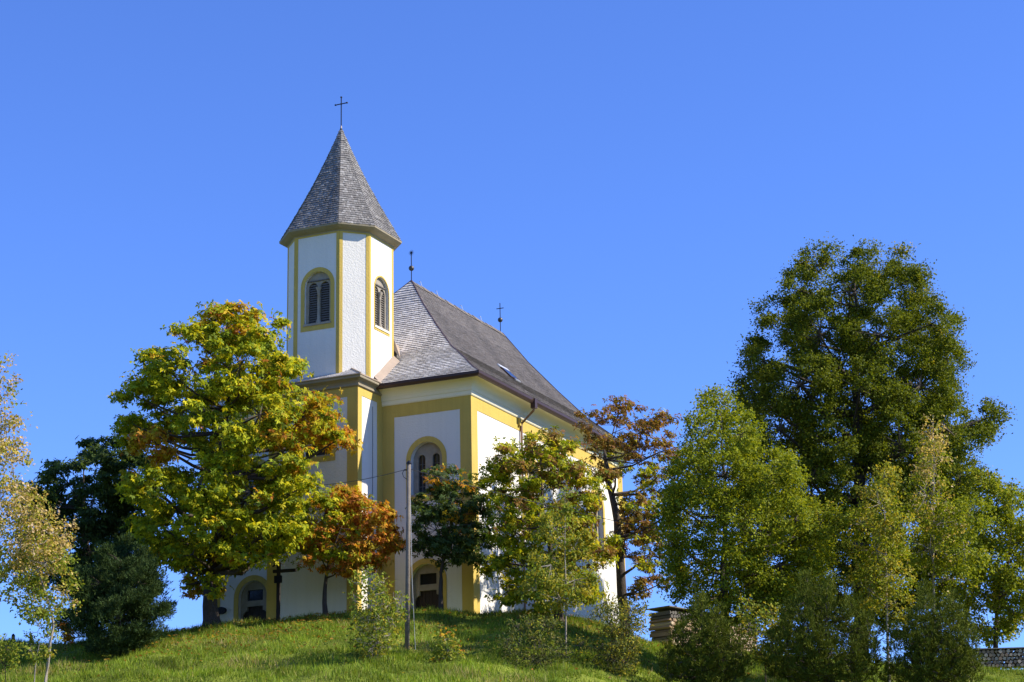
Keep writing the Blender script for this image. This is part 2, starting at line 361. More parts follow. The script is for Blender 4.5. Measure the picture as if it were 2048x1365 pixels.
# front slope split round the tower so that no shingles run inside it
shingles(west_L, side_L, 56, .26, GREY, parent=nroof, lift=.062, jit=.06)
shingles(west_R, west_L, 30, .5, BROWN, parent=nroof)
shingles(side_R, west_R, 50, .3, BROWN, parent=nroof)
for ed_ in (side_L, west_L, side_R): MB().tube([np.array(ed_(t_))+np.array([0, 0, .02]) for t_ in ts], .055, 5).build('hip_cap', MT['gutter'], nroof)
k = 20
for i in range(k):
    v0 = RV0+(RV1-RV0)*i/k; v1 = RV0+(RV1-RV0)*(i+1)/k-.05; z = Zl(38.60)+random.uniform(-.02, .03)
    m = MB(); m.add([(OC-.30, v0, z-.27), (OC, v0, z+.09), (OC+.30, v0, z-.27), (OC-.30, v1, z-.27), (OC, v1, z+.06), (OC+.30, v1, z-.27)], [(0, 1, 4, 3), (1, 2, 5, 4), (0, 2, 1), (3, 4, 5), (0, 3, 5, 2)])
    m.build('ridge_board', MT['pole'] if i % 3 else MT['louvre'], nroof)
for v in (9.9, 12.1, 15.6, 18.4):
    MB().tube([(OC+.22, v, Zl(38.45)), (OC+.10, v, Zl(38.85)), (OC+.02, v, Zl(38.86))], .025, 5).build('snow_hook', MT['zinc'], nroof)
# skylight on the sunny slope
def on_side(t, v, off=0.):
    dz = (rz(t+.02)-rz(t-.02)); du = -.04*(EO-OC); nn = np.array([dz, 0, -du]); nn /= np.linalg.norm(nn)
    return np.array([EO-t*(EO-OC), v, Zl(rz(t))])+nn*off
def slab(t0, t1, v0, v1, o0, o1):
    return [on_side(t0, v0, o0), on_side(t0, v1, o0), on_side(t1, v1, o0), on_side(t1, v0, o0), on_side(t0, v0, o1), on_side(t0, v1, o1), on_side(t1, v1, o1), on_side(t1, v0, o1)]
BF = [(0, 1, 2, 3), (7, 6, 5, 4), (0, 4, 5, 1), (1, 5, 6, 2), (2, 6, 7, 3), (3, 7, 4, 0)]
SKV = (10.7, 11.9)
sk = MB().add(slab(.375, .45, *SKV, .0, .10), BF).build('skylight', MT['gutter'], nroof)
MB().add(slab(.382, .442, SKV[0]+.08, SKV[1]-.08, .095, .112), BF).build('pane', MT['glass'], sk)
MB().add(slab(.45, .47, SKV[0]-.1, SKV[1]+.1, .03, .115), BF).build('flashing', MT['zinc'], sk)
MB().add(slab(.364, .375, SKV[0]+.5, SKV[1], .03, .10), BF).build('flashing', MT['zinc'], sk)
# finials on the ridge
def finial(v, zb, cross):
    f = MB(); f.tube([(OC, v, Zl(zb)), (OC, v, Zl(zb+2.0 if cross else zb+1.85))], .028, 6)
    if cross: f.tube([(OC-.26, v, Zl(zb+1.62)), (OC+.26, v, Zl(zb+1.62))], .03, 5)
    o = f.build('finial', MT['iron'], nroof)
    MB().lathe((OC, v, Zl(zb+.82)), [(.001, -.17)]+[(.17*math.cos(a), .17*math.sin(a)) for a in np.linspace(-1.4, 1.4, 9)]+[(.001, .17)], 14).build('ball', MT['ball'], o, True)
    if not cross:
        s_ = MB()
        for k in range(8):
            a = math.pi*k/8; c_, q = math.cos(a)*.20, math.sin(a)*.20; s_.tube([(OC-c_, v, Zl(zb+1.82)-q), (OC, v, Zl(zb+1.82)), (OC+c_, v, Zl(zb+1.82)+q)], [.004, .018, .004], 4)
        s_.build('star', MT['iron'], o)
finial(RV0, 38.62, False); finial(RV1-.3, 38.65, True)
# rain pipe
PV = 6.35
MB().box(.78, 1.06, PV-.16, PV+.16, Zl(28.95), Zl(29.5)).build('rain_hopper', MT['gutter'], church)
MB().tube([(.92, PV, Zl(29.0)), (.90, PV, Zl(28.85)), (.16, PV, Zl(28.2)), (.11, PV, Zl(28.05)), (.11, PV, Zl(15.2))], .065, 8).build('rain_pipe', MT['copper'], church)
MB().box(0, .16, PV-.30, PV-.10, Zl(28.0), Zl(28.42)).build('pipe_bracket', MT['yellow'], church)
# ---- lower tower
tw = MB(); TT = 29.0; mt = front_at(TV); TC = (TU0+TU1)/2
tw.plate(rect(TU0, TU1, 15.0, TT), [rect(-8.75, -7.05, 25.35, 27.0)], mt, 0, .5)
tw.box(TU1-.5, TU1, TV+.5, .56, 0, Zl(TT)); tw.box(TU0, TU0+.5, TV+.5, .56, 0, Zl(TT)); tw.box(TU0+.5, TU1-.5, .3, .56, 0, Zl(TT+.5))
tw.build('tower_base_wall', MT['white'], church)
strip('corner_strip', rect(TU1-.64, TU1+.02, 15.0, TT), [], mt); strip('corner_strip', rect(TU0-.02, TU0+.62, 15.0, TT), [], mt)
strip('top_band', rect(TU0+.62, TU1-.64, 28.48, TT), [], mt)
ms = side_at(TU1)
strip('corner_strip', rect(TV+.001, TV+.42, 15.0, TT), [], ms); strip('corner_strip', rect(-.62, -.01, 15.0, TT), [], ms); strip('top_band', rect(TV+.42, -.62, 28.55, TT), [], ms)
MB().tube([(TU1+.02, -1.15, Zl(16)), (TU1+.02, -1.15, Zl(28.2))], .012, 5).build('lightning_wire', MT['wire'], church)
w = MB().plate(rect(-9.0, -6.8, 25.05, 27.25), [rect(-8.75, -7.05, 25.35, 27.0)], mt, -.03, .01).build('square_window', MT['yellow'], church)
MB().plate(rect(-8.8, -7.0, 25.3, 25.42), [], mt, -.02, .3).build('sill', MT['stone'], w)
MB().plate(rect(-8.8, -7.0, 25.3, 27.05), [rect(-8.55, -7.95, 25.6, 26.85), rect(-7.85, -7.25, 25.6, 26.85)], mt, .18, .26).build('window_frame', MT['darkwood'], w)
MB().plate(rect(-8.7, -7.1, 25.4, 27.0), [], mt, .24, .255).build('pane', MT['glass'], w)
tpath = [(TU0, 0, -1, 0), (TU0, TV, -1, -1), (TU1, TV, 1, -1), (TU1, 0, 1, 0)]
sweep([(0, 28.98), (.05, 28.98), (.12, 29.04), (.12, 29.10), (.06, 29.12), (.07, 29.18), (.13, 29.28), (.24, 29.36), (.32, 29.40), (.34, 29.44), (.34, 29.54), (0, 29.60)], tpath, 'tower_cornice', MT['tanstone'], church)
# pent roof round the octagon foot
k_ = .56; e_ = .36; zb = 29.58
def pent(d): return zb+k_*d
inn = 1.35
def pl(a): return lambda t: a(t)
def corner(sx, t): return ((TU1 if sx > 0 else TU0)+sx*(e_-inn*t), TV-e_+inn*t, Zl(pent(inn*t)))
V = [corner(-1, 0), corner(1, 0), (TU1+e_, -.1, Zl(zb)), corner(-1, 1), corner(1, 1), (TU1+e_-inn, -.1, Zl(pent(inn))), (TU0-e_, -.1, Zl(zb)), (TU0-e_+inn, -.1, Zl(pent(inn)))]
pr = py_mesh('pent_roof', [(a, b, c-.015) for a, b, c in V], [(0, 1, 4, 3), (1, 2, 5, 4), (6, 0, 3, 7)], MT['deck'], church)
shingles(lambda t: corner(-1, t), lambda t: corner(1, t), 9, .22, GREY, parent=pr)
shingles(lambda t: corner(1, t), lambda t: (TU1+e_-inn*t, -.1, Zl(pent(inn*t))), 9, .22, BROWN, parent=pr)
m = MB(); m.tube([np.array(corner(1, t))+np.array([0, 0, .03]) for t in (0, .5, .95)], .06, 5); m.tube([corner(-1, 0), corner(1, 0), (TU1+e_, -.3, Zl(zb))], .045, 6)
m.build('roof_edging', MT['flash'], pr)
# ---- octagon
dirs = [(math.cos(math.radians(45*k)), math.sin(math.radians(45*k))) for k in range(8)]
def oct_map(k):
    nx_, ny_ = dirs[k]; tx, ty = -ny_, nx_
    dist = OH if k % 2 == 0 else (OH+OB)/math.sqrt(2)
    return (lambda a, b, d: (OC+nx_*(dist-d)+tx*a, OV+ny_*(dist-d)+ty*a, Zl(b)))
OT = 38.35; ZS = 32.95; ZA = 36.0
half = [OB if k % 2 == 0 else (OH-OB)/math.sqrt(2) for k in range(8)]
wall = MB(); winface = {6: .05, 0: .02, 4: 0., 2: 0.}
for k in range(8):
    mpk = oct_map(k); h = half[k]
    wall.plate(rect(-h, h, 29.3, OT), [arch(winface[k], 1.66, ZS, ZA)] if k in (6, 0) else [], mpk, 0, .3)
twall = wall.build('octagon_wall', MT['white'], church)
for k in (7, 6, 0, 5, 1):
    mpk = oct_map(k); h = half[k]
    for s in (-1, 1): strip('corner_strip', rect(min(s*h, s*(h-.19)), max(s*h, s*(h-.19)), 29.6, 38.1), [], mpk, -.018, .01)
    strip('top_band', rect(-h, h, 38.1, OT), [], mpk, -.02, .01)
for k in (6, 0):
    mpk = oct_map(k); c = winface[k]
    rw = .24 if k == 6 else .09
    e = MB().plate(arch(c, 1.66+2*rw, ZS-rw-.1, ZA+rw, 20), [arch(c, 1.66, ZS, ZA, 20)], mpk, -.025, .012).build('belfry_window', MT['yellow'], church)
    MB().plate(rect(c-.86, c+.86, ZS-.06, ZS+.06), [], mpk, -.07, .28).build('sill', MT['stone' if k == 6 else 'bouncecream'], e)
    hs_ = [arch(c+s*.37, .58, ZS+.08, 35.42, 8) for s in (-1, 1)]
    MB().plate(arch(c, 1.68, ZS-.02, ZA+.01), hs_, mpk, .16, .28).build('stone_infill', MT['stone'], e)
    MB().plate(rect(c-.72, c+.72, 35.48, 35.54), [], mpk, .10, .165).build('lintel_moulding', MT['louvre'], e)
    P = mpk(c, ZS+.06, .13); column(e, P, 2.1, .085)
    for s in (-1, 1):
        m = MB()
        for i in range(17):
            z = ZS+.12+i*.135; m.plate([(.19, z), (.21, z), (.27, z+.11), (.25, z+.11)], [], lambda a, b, d: mpk(d, b, a), c+s*.37-.30, c+s*.37+.30)
        m.build('louvre', MT['louvre'], e)
        MB().plate(rect(c+s*.37-.34, c+s*.37+.34, ZS, 35.5), [], mpk, .285, .30).build('dark_back', MT['door'], e)
# flashing where the right face and back meet the nave roof
def zfront(v): return rz((v+EO)/(RV0+EO))
m = MB(); uR = OC+OH
pts = [(v, zfront(v)) for v in (-.75, 0, .6, 1.2, 1.58)]
for (v0, z0), (v1, z1) in zip(pts[:-1], pts[1:]):
    m.add([(uR+.01, v0, Zl(z0)), (uR+.01, v1, Zl(z1)), (uR+.01, v1, Zl(z1+.45)), (uR+.01, v0, Zl(z0+.45)), (uR+.40, v0, Zl(z0+.06)), (uR+.40, v1, Zl(z1+.06))], [(0, 3, 2, 1), (3, 4, 5, 2)])
m.build('wall_flashing', MT['flash'], church)
dn = MB(); a0 = (OC+OH, OV+OB); a1 = (OC+OB, OV+OH)
dn.add([(a0[0]+.02, a0[1], Zl(32.1)), (a0[0]+.38, a0[1]+.1, Zl(31.6)), (a1[0]+.55, a1[1]+.75, Zl(32.9)), (a1[0]+.05, a1[1]+.05, Zl(33.4)), (a0[0]+.02, a0[1], Zl(32.75))], [(0, 1, 2), (0, 2, 3, 4), (4, 1, 0), (1, 4, 3, 2)])
dn.build('valley_flashing', MT['flash'], church)
# ---- spire
SE = .45; zE, zA = 38.52, 45.55
def ring(rho):     # rho 1 = eave
    out = []
    for k in range(8):
        h = (OB+SE*.41)*rho; d = (OH+SE)*rho
        (nx_, ny_) = dirs[(k//2*2) % 8]; tx, ty = -ny_, nx_
        s = -1 if k % 2 == 0 else 1
        out.append((OC+nx_*d+tx*h*s, OV+ny_*d+ty*h*s))
    return out
def sprof(t): return max(.012, 1-t-.05*math.sin(math.pi*min(1, t*1.0))*(1 if t < 1 else 0)), zE+(zA-zE)*t
def sedge(k):
    def f(t):
        rho, z = sprof(t); u, v = ring(rho)[k % 8]; return (u, v, Zl(z))
    return f
tt = np.linspace(0, 1, 13); V = []; Fc = []
for t_ in tt: V += [sedge(k)(t_) for k in range(8)]
for i in range(12):
    for k in range(8): Fc.append((i*8+k, i*8+(k+1) % 8, (i+1)*8+(k+1) % 8, (i+1)*8+k))
spire = py_mesh('spire', [(a, b, c-.015) for a, b, c in V], Fc, MT['deck'], church)
SLATE = [(.17, .16, .15), (.21, .20, .188), (.145, .136, .13), (.185, .17, .158), (.26, .248, .235)]
for k in range(8):
    shingles(sedge(k), sedge(k+1), 44, .17, SLATE, lift=.042, parent=spire, jit=.2, twist=.05)
# eave soffit and edge
V = []; Fc = []
r0, r1 = ring(1.0), None
path = []
for k in range(8):
    h = half[0] if True else 0
    (nx_, ny_) = dirs[(k//2*2) % 8]; tx, ty = -ny_, nx_; s = -1 if k % 2 == 0 else 1
    path.append((OC+nx_*OH+tx*OB*s, OV+ny_*OH+ty*OB*s, (r0[k][0]-(OC+nx_*OH+tx*OB*s))/SE, (r0[k][1]-(OV+ny_*OH+ty*OB*s))/SE))
sweep([(0, 38.18), (.03, 38.18), (.06, 38.24), (.16, 38.28), (.28, 38.33), (.40, 38.40), (.46, 38.44), (.47, 38.53), (.40, 38.55)], path, 'spire_eave', MT['tanstone'], church, True)
MB().lathe((OC, OV, Zl(zA)-.75), [(.20, 0), (.13, .25), (.06, .65), (.035, .85), (.001, .9)], 10).build('spire_tip', MT['flash'], spire)
c = MB(); zt = 47.45
c.tube([(OC, OV, Zl(45.5)), (OC, OV, Zl(zt))], .032, 6)
zc_ = zt-.42; c.tube([(OC-.38, OV, Zl(zc_)), (OC+.38, OV, Zl(zc_))], .032, 6)
for P in ((OC-.38, OV, Zl(zc_)), (OC+.38, OV, Zl(zc_)), (OC, OV, Zl(zt)), (OC, OV, Zl(zc_))):
    c.lathe((P[0], P[1], P[2]-.06), [(.005, 0), (.065, .04), (.065, .08), (.005, .12)], 8)
c.build('cross', MT['iron'], spire)

# ------------------------------------------------------------------ trees
SUNV = np.array(sun_w)
def unit(a): return a/(np.linalg.norm(a, axis=-1, keepdims=True)+1e-9)
def leaf_quads(P, D, N, L, Wd, fold=.0):
    """leaf blades at P, pointing along D, facing N: kite-shaped quads"""
    D = unit(D); T = unit(np.cross(N, D)); L = L[:, None]; Wd = Wd[:, None]; Nn = unit(np.cross(D, T))
    a = P; b = P+D*L*.55+T*Wd*.5+Nn*L*.06; c_ = P+D*L-Nn*L*.10; d = P+D*L*.55-T*Wd*.5+Nn*L*.06
    V = np.stack([a, b, c_, d], 1).reshape(-1, 3); n = len(P)
    return V, np.arange(4*n).reshape(n, 4)
PAL = {
    'chestnut': [(.145, .155, .006), (.100, .122, .008), (.180, .178, .006), (.23, .195, .007), (.072, .096, .009)],
    'autumn': [(.36, .17, .016), (.32, .22, .016), (.38, .25, .016), (.27, .10, .018), (.30, .23, .016)],
    'rust': [(.34, .125, .018), (.38, .18, .018), (.26, .085, .018), (.32, .22, .018), (.20, .16, .016)],
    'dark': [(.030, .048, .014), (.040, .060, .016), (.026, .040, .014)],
    'linden': [(.078, .092, .007), (.062, .078, .007), (.100, .110, .007), (.050, .066, .008)],
    'lindenA': [(.16, .15, .02), (.22, .17, .02), (.12, .13, .02)],
    'green': [(.096, .106, .006), (.076, .092, .007), (.122, .124, .006), (.060, .076, .008)],
    'pale': [(.46, .34, .13), (.50, .37, .22), (.30, .27, .05), (.22, .22, .02), (.42, .29, .09)],
    'brown': [(.21, .105, .030), (.24, .14, .032), (.17, .080, .03), (.20, .15, .022), (.13, .10, .02)],
    'fresh': [(.13, .17, .022), (.17, .20, .026), (.10, .14, .02), (.22, .20, .03)],
    'yew': [(.024, .040, .012), (.032, .048, .013), (.020, .032, .011)],
    'pine': [(.046, .058, .008), (.056, .070, .009), (.074, .084, .010)],
    'willow': [(.075, .095, .030), (.10, .12, .035), (.06, .08, .025), (.14, .13, .04)],
}
for _k, _g in (('chestnut', 2.3), ('autumn', 1.5), ('rust', 1.5), ('dark', 2.2), ('yew', 1.9), ('linden', 1.7), ('lindenA', 1.9), ('green', 2.4), ('brown', 1.2), ('fresh', 1.4), ('willow', 1.2), ('pine', 1.5), ('pale', 1.15)):
    PAL[_k] = [tuple(x*_g for x in c) for c in PAL[_k]]
def make_tree(name, label, cat, base, Y, lobes, pal, pal2=None, leaf='leaf', size=.14, dens=20., trunk_r=.25, stem=None,
              bark='bark', depth=1.0, group=None, twigs=True, gap=.0, clump=.42, sd=0, baseY=None):
    """lobes: (x, y, rx, ry, share of second palette) outlines of foliage masses read from the photograph at distance Y"""
    g = np.random.default_rng(1000+sd); k = mpp(Y); dens = dens*{'palm': 1.7, 'needle': 3.2}.get(leaf, 2.15)
    b = at_depth(base[0], base[1], Y); gz = float(ground(b[0], Y)); root = empty(name, (b[0], Y, gz)); tag(root, label, cat, group)
    O = np.array([b[0], Y, gz])
    xs = np.array([l[0] for l in lobes]); ys = np.array([l[1] for l in lobes])
    xc, yc = (xs.min()+xs.max())/2, (ys.min()+ys.max())/2; Rx = (xs.max()-xs.min())/2+30; Ry = (ys.max()-ys.min())/2+30
    balls = []
    for (x, y, rx, ry, a) in lobes:
        c_ = at_depth(x, y, Y); rx, ry = (rx*1.02+1, ry*1.02+1) if leaf == 'palm' else (rx*1.1+2, ry*1.1+2); r = np.array([rx*k, (rx+ry)/2*k, ry*k])
        q = max(0., 1-((x-xc)/Rx)**2-((y-yc)/Ry)**2); off = math.sqrt(q)*Rx*k*.72*depth
        jit = (g.random()-.5)*r[1]*.6
        if off > r[1]*.7:
            balls.append((c_+np.array([0, -off, 0])*1., r, a)); balls.append((c_+np.array([0, off, 0]), r*1.05, a))
            if off > r[1]*1.9: balls.append((c_+np.array([0, jit, 0]), r, a))
        else: balls.append((c_+np.array([0, jit, 0]), r, a))
    # keep the silhouette while moving in depth: slide along the view ray
    fixed = []
    for c_, r, a in balls:
        s_ = (c_[1]-CAM[1])/(Y-CAM[1]); P = CAM+(np.array([c_[0], Y, c_[2]])-CAM)*s_; fixed.append((P, r*s_, a))
    balls = fixed
    # --- wood
    stem = stem or [(base[0], base[1]), (base[0]*.8+xc*.2, (base[1]+yc)/2), (xc, yc), (xc, ys.min()+10)]
    sp = [at_depth(x, y, Y) for x, y in stem]; sp[0] = O-np.array([0, 0, .3])
    # smooth the stem
    fine = []
    for i in range(len(sp)-1):
        for f_ in np.linspace(0, 1, 5)[:-1]: fine.append(sp[i]*(1-f_)+sp[i+1]*f_)
    fine.append(sp[-1]); fine = np.array(fine)
    for _ in range(2): fine[1:-1] = (fine[:-2]+2*fine[1:-1]+fine[2:])/4
    fine[1:-1] += (g.random((len(fine)-2, 3))-.5)*trunk_r*.5
    h = np.linspace(0, 1, len(fine)); rad = trunk_r*np.maximum(.10, (1-h)**.8); rad[0] *= 1.45; rad[1] *= 1.1
    br = MB(); br.tube(fine-O, list(rad), 9); tw_ = MB()
    allP = []; 
    for c_, r, a in balls:
        # limb from the stem
        dd = np.linalg.norm(fine-c_, axis=1)+np.maximum(0, fine[:, 2]-c_[2]+.15*np.linalg.norm(fine[:, :2]-c_[:2], axis=1))*2
        lo_ok = fine[:, 2] > gz+.18*(fine[-1, 2]-gz); dd = np.where(lo_ok, dd, 1e6); i0 = int(np.argmin(dd)); A = fine[i0]
        mid = (A+c_)/2+np.array([0, 0, -.08*np.linalg.norm(c_-A)])+(g.random(3)-.5)*.25*np.linalg.norm(c_-A)*.6
        lr = min(rad[i0]*.6, .025+.035*np.linalg.norm(c_-A)**.8*trunk_r/.3)
        cur = [A, A*.5+mid*.5, mid, mid*.45+c_*.55, c_]
        br.tube([p_-O for p_ in cur], [lr, lr*.85, lr*.65, lr*.45, lr*.25], 5, False)
        n_cl = max(4, int(1.15*(r[0]*r[2]+r[0]*r[1]+r[1]*r[2])*4.19/3*3/(clump*clump*9)))
        dirv = unit(g.normal(size=(n_cl, 3))); rr = .45+.55*g.random(n_cl)**.5
        cc = c_+dirv*rr[:, None]*r
        # gaps: drop clumps by a smooth pseudo-noise
        nz = np.sin(cc[:, 0]*1.7+sd)+np.sin(cc[:, 1]*1.5+2*sd)+np.sin(cc[:, 2]*2.1+cc[:, 0]*.8)
        cc = cc[nz > -2.2+gap*3]
        if not len(cc): continue
        if twigs:
            for q in cc[:: 2]:
                m_ = (c_+q)/2+(g.random(3)-.5)*.3
                tw_.tube([c_-O, m_-O, q-O], [lr*.3+.008, .014, .006], 3, False)
        area = 4*math.pi*((r[0]*r[2]+r[0]*r[1]+r[1]*r[2])/3)
        n = int(area*dens/max(1, len(cc)))+1
        cen = np.repeat(cc, n, 0); cs = clump*(.6+.8*g.random((len(cc), 1))); cs = np.repeat(cs, n, 0)
        off = g.normal(size=cen.shape)*cs*np.array([.55, .55, .27 if leaf == 'palm' else .42])
        pos = cen+off; outw = unit(off+.35*(cen-c_)/r.mean()+np.array([0, 0, .25]))
        sh = np.repeat(g.random(len(cc)), n); allP.append((pos, outw, np.full(len(pos), a), sh))
    br.build('trunk', MT[bark], root, True)
    if twigs and tw_.V: tw_.build('twigs', MT[bark], root)['kind'] = 'stuff'
    pos = np.concatenate([q[0] for q in allP]); outw = np.concatenate([q[1] for q in allP]); aa = np.concatenate([q[2] for q in allP]); sh = np.concatenate([q[3] for q in allP])
    n = len(pos)
    p1 = np.array(PAL[pal]); p2 = np.array(PAL[pal2 or pal])
    pick = (.65*sh+.35*g.random(n)) < aa
    col = np.where(pick[:, None], p2[g.integers(len(p2), size=n)], p1[g.integers(len(p1), size=n)])*(.75+.5*g.random((n, 1)))
    if leaf == 'palm':          # palmate chestnut leaves: five hanging leaflets
        V_, F_, C_ = [], [], []; o_ = 0
        ax = unit(outw*.6+SUNV*.45+g.normal(size=(n, 3))*.5); rf = unit(np.cross(ax, g.normal(size=(n, 3)))); rf2 = np.cross(ax, rf)
        for j in range(5):
            th = (j-2)*1.05+.15*g.normal(size=n)
            D = unit(rf*np.cos(th)[:, None]+rf2*np.sin(th)[:, None]+ax*.15+np.array([0, 0, -.45])); Nn = unit(ax+.35*g.normal(size=(n, 3)))
            L = size*(.8+.5*g.random(n))*(1-.12*abs(j-2)); v_, f_ = leaf_quads(pos, D, Nn, L, L*.42)
            V_.append(v_); F_.append(f_+o_); o_ += len(v_); C_.append(np.repeat(col*(.88+.24*g.random((n, 1))), 4, 0))
        V_ = np.concatenate(V_); F_ = np.concatenate(F_); C_ = np.concatenate(C_); mt_ = MT['leaf']
    elif leaf == 'needle':      # dense upright shoots
        V_, F_, C_ = [], [], []; o_ = 0
        ax = unit(outw*.6+np.array([0, 0, .75])+g.normal(size=(n, 3))*.30)
        for j in range(7):
            D = unit(ax+g.normal(size=(n, 3))*.55); L = size*(.7+.6*g.random(n)); s0 = pos+ax*(size*.9*g.random((n, 1)))
            v_, f_ = leaf_quads(s0, D, unit(g.normal(size=(n, 3))), L, np.full(n, size*.17)); V_.append(v_); F_.append(f_+o_); o_ += len(v_); C_.append(np.repeat(col*(.85+.3*g.random((n, 1))), 4, 0))
        V_ = np.concatenate(V_); F_ = np.concatenate(F_); C_ = np.concatenate(C_); mt_ = MT['needle']
    else:
        V_, F_, C_ = [], [], []; o_ = 0
        for j in range(2):
            D = unit(outw*.6+g.normal(size=(n, 3))*.7+np.array([0, 0, -.30])); Nn = unit(outw*.6+SUNV*.55+np.array([0, 0, .2])+g.normal(size=(n, 3))*.7)
            L = size*(.7+.6*g.random(n)); v_, f_ = leaf_quads(pos+g.normal(size=(n, 3))*size*.6*j, D, Nn, L, L*(.38 if leaf == 'slim' else .72))
            V_.append(v_); F_.append(f_+o_); o_ += len(v_); C_.append(np.repeat(col*(.85+.3*g.random((n, 1))), 4, 0))
        V_ = np.concatenate(V_); F_ = np.concatenate(F_); C_ = np.concatenate(C_); mt_ = MT['leaf']
    np_mesh('crown', V_-O, F_, mt_, root, C_)
    return root

L1 = [(455, 648, 62, 42, .42), (530, 662, 48, 36, .28), (400, 690, 55, 45, .26), (335, 742, 52, 42, .20), (480, 735, 70, 55, .14), (550, 735, 40, 45, .2),
      (275, 795, 38, 42, .04), (370, 810, 65, 50, .12), (605, 830, 55, 42, .45), (648, 832, 30, 34, .55), (520, 830, 65, 55, .14), (312, 888, 42, 36, .85),
      (440, 885, 62, 52, .14), (565, 905, 55, 42, .40), (668, 885, 34, 22, .65), (305, 975, 52, 45, .18), (400, 970, 62, 52, .10), (500, 985, 70, 52, .12),
      (585, 985, 46, 42, .16), (330, 1060, 55, 45, .10), (430, 1060, 62, 52, .10), (520, 1072, 60, 40, .14), (590, 1055, 40, 36, .20), (335, 1125, 36, 30, .5),
      (372, 1170, 26, 24, .55), (470, 1115, 45, 26, .18), (425, 1175, 20, 20, .45), (530, 1112, 20, 12, .25), (385, 1110, 45, 35, .1), (268, 850, 30, 35, .05)]
make_tree('chestnut_tree', 'large yellow-green and orange chestnut tree in front of the church tower', 'tree', (425, 1250), 99.3, L1, 'chestnut', 'autumn', 'palm', .26, 9., .42,
          stem=[(425, 1250), (424, 1150), (440, 1000), (455, 820), (460, 660)], sd=1, clump=.55, gap=.30)
L2 = [(205, 915, 55, 36, 0), (135, 965, 45, 45, 0), (255, 960, 55, 55, 0), (185, 1000, 70, 55, 0), (85, 990, 26, 36, 0), (90, 1060, 45, 45, 0), (160, 1080, 65, 55, 0), (245, 1070, 55, 55, 0), (180, 1155, 65, 40, 0), (110, 1140, 45, 40, 0), (275, 1120, 40, 50, 0), (60, 1000, 24, 40, 0), (230, 1190, 50, 34, 0), (270, 1020, 45, 55, 0)]
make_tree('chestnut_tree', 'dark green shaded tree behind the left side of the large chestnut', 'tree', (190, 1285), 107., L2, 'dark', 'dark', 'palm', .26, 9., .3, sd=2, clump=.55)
L3 = [(245, 1125, 40, 34, 0), (200, 1165, 42, 40, 0), (275, 1170, 40, 45, 0), (180, 1225, 38, 40, 0), (240, 1235, 55, 55, 0), (298, 1225, 34, 40, 0), (225, 1285, 50, 24, 0)]
make_tree('yew_tree', 'squat dark evergreen yew on the crest left of the chestnut trunk', 'tree', (235, 1300), 94., L3, 'yew', None, 'needle', .20, 16., .16, sd=3, clump=.35)
L4 = [(5, 755, 24, 50, .2), (0, 850, 36, 50, .2), (25, 925, 26, 42, .2), (0, 1000, 42, 50, .2), (55, 1015, 36, 36, .2), (40, 1090, 62, 44, .4), (108, 1065, 28, 28, .2), (92, 1130, 58, 38, .5), (28, 1165, 52, 44, .6), (128, 1185, 30, 30, .6), (80, 1215, 36, 30, .9)]
make_tree('slender_tree', 'pale pinkish and yellow leaved slender tree at the left edge', 'tree', (88, 1372), 80., L4, 'pale', 'fresh', 'leaf', .13, 13., .07, stem=[(88, 1372), (98, 1300), (110, 1240), (60, 1100), (15, 900), (5, 740)], bark='barkpale', sd=4, clump=.3, gap=.18)
L5 = [(692, 995, 40, 28, .75), (650, 1028, 48, 38, .5), (722, 1030, 40, 40, .8), (615, 1070, 36, 30, .3), (680, 1080, 55, 40, .5), (757, 1050, 34, 38, .95), (772, 1090, 24, 26, .95), (640, 1112, 36, 26, .6), (738, 1112, 32, 26, .8), (690, 1130, 36, 16, .7)]
make_tree('young_chestnut', 'small orange and rust coloured round tree before the lower tower', 'tree', (650, 1232), 100.5, L5, 'chestnut', 'rust', 'palm', .22, 11., .14, stem=[(650, 1232), (648, 1170), (660, 1110), (690, 1040)], sd=5, clump=.4, gap=.18)
L6 = [(888, 962, 34, 24, .35), (860, 1008, 34, 34, .1), (922, 1000, 40, 38, .3), (942, 1050, 40, 45, .1), (872, 1060, 40, 40, .05), (905, 1100, 45, 34, .05), (958, 1100, 30, 34, .05), (852, 1090, 22, 22, .0)]
make_tree('young_chestnut', 'small dark green round tree standing before the right portal', 'tree', (882, 1222), 100.5, L6, 'dark', 'autumn', 'palm', .20, 13., .14, stem=[(882, 1222), (880, 1160), (890, 1100), (900, 1020)], sd=6, clump=.38)
L7 = [(1092, 888, 48, 26, 0.42), (1012, 922, 40, 32, 0.28), (1062, 945, 60, 42, 0.49), (1130, 930, 50, 42, 0.49), (988, 980, 28, 34, 0.14), (1160, 985, 42, 42, 0.42), (1003, 1050, 34, 42, 0.10), (1072, 1030, 60, 50, 0.42), (1140, 1065, 50, 50, 0.35), (985, 1120, 26, 32, 0.03), (1040, 1115, 50, 42, 0.17), (1120, 1135, 50, 42, 0.28), (1190, 1095, 36, 40, 0.35), (1060, 1175, 40, 24, 0.14)]
make_tree('chestnut_tree', 'brown and olive chestnut tree before the sunlit nave side wall', 'tree', (1118, 1225), 99., L7+[(1100, 1190, 50, 26, .1), (1160, 1175, 40, 26, .1), (1015, 1180, 30, 28, .05)], 'chestnut', 'brown', 'palm', .22, 10., .24, stem=[(1118, 1225), (1116, 1160), (1090, 1060), (1080, 900)], sd=7, clump=.42, gap=.22)
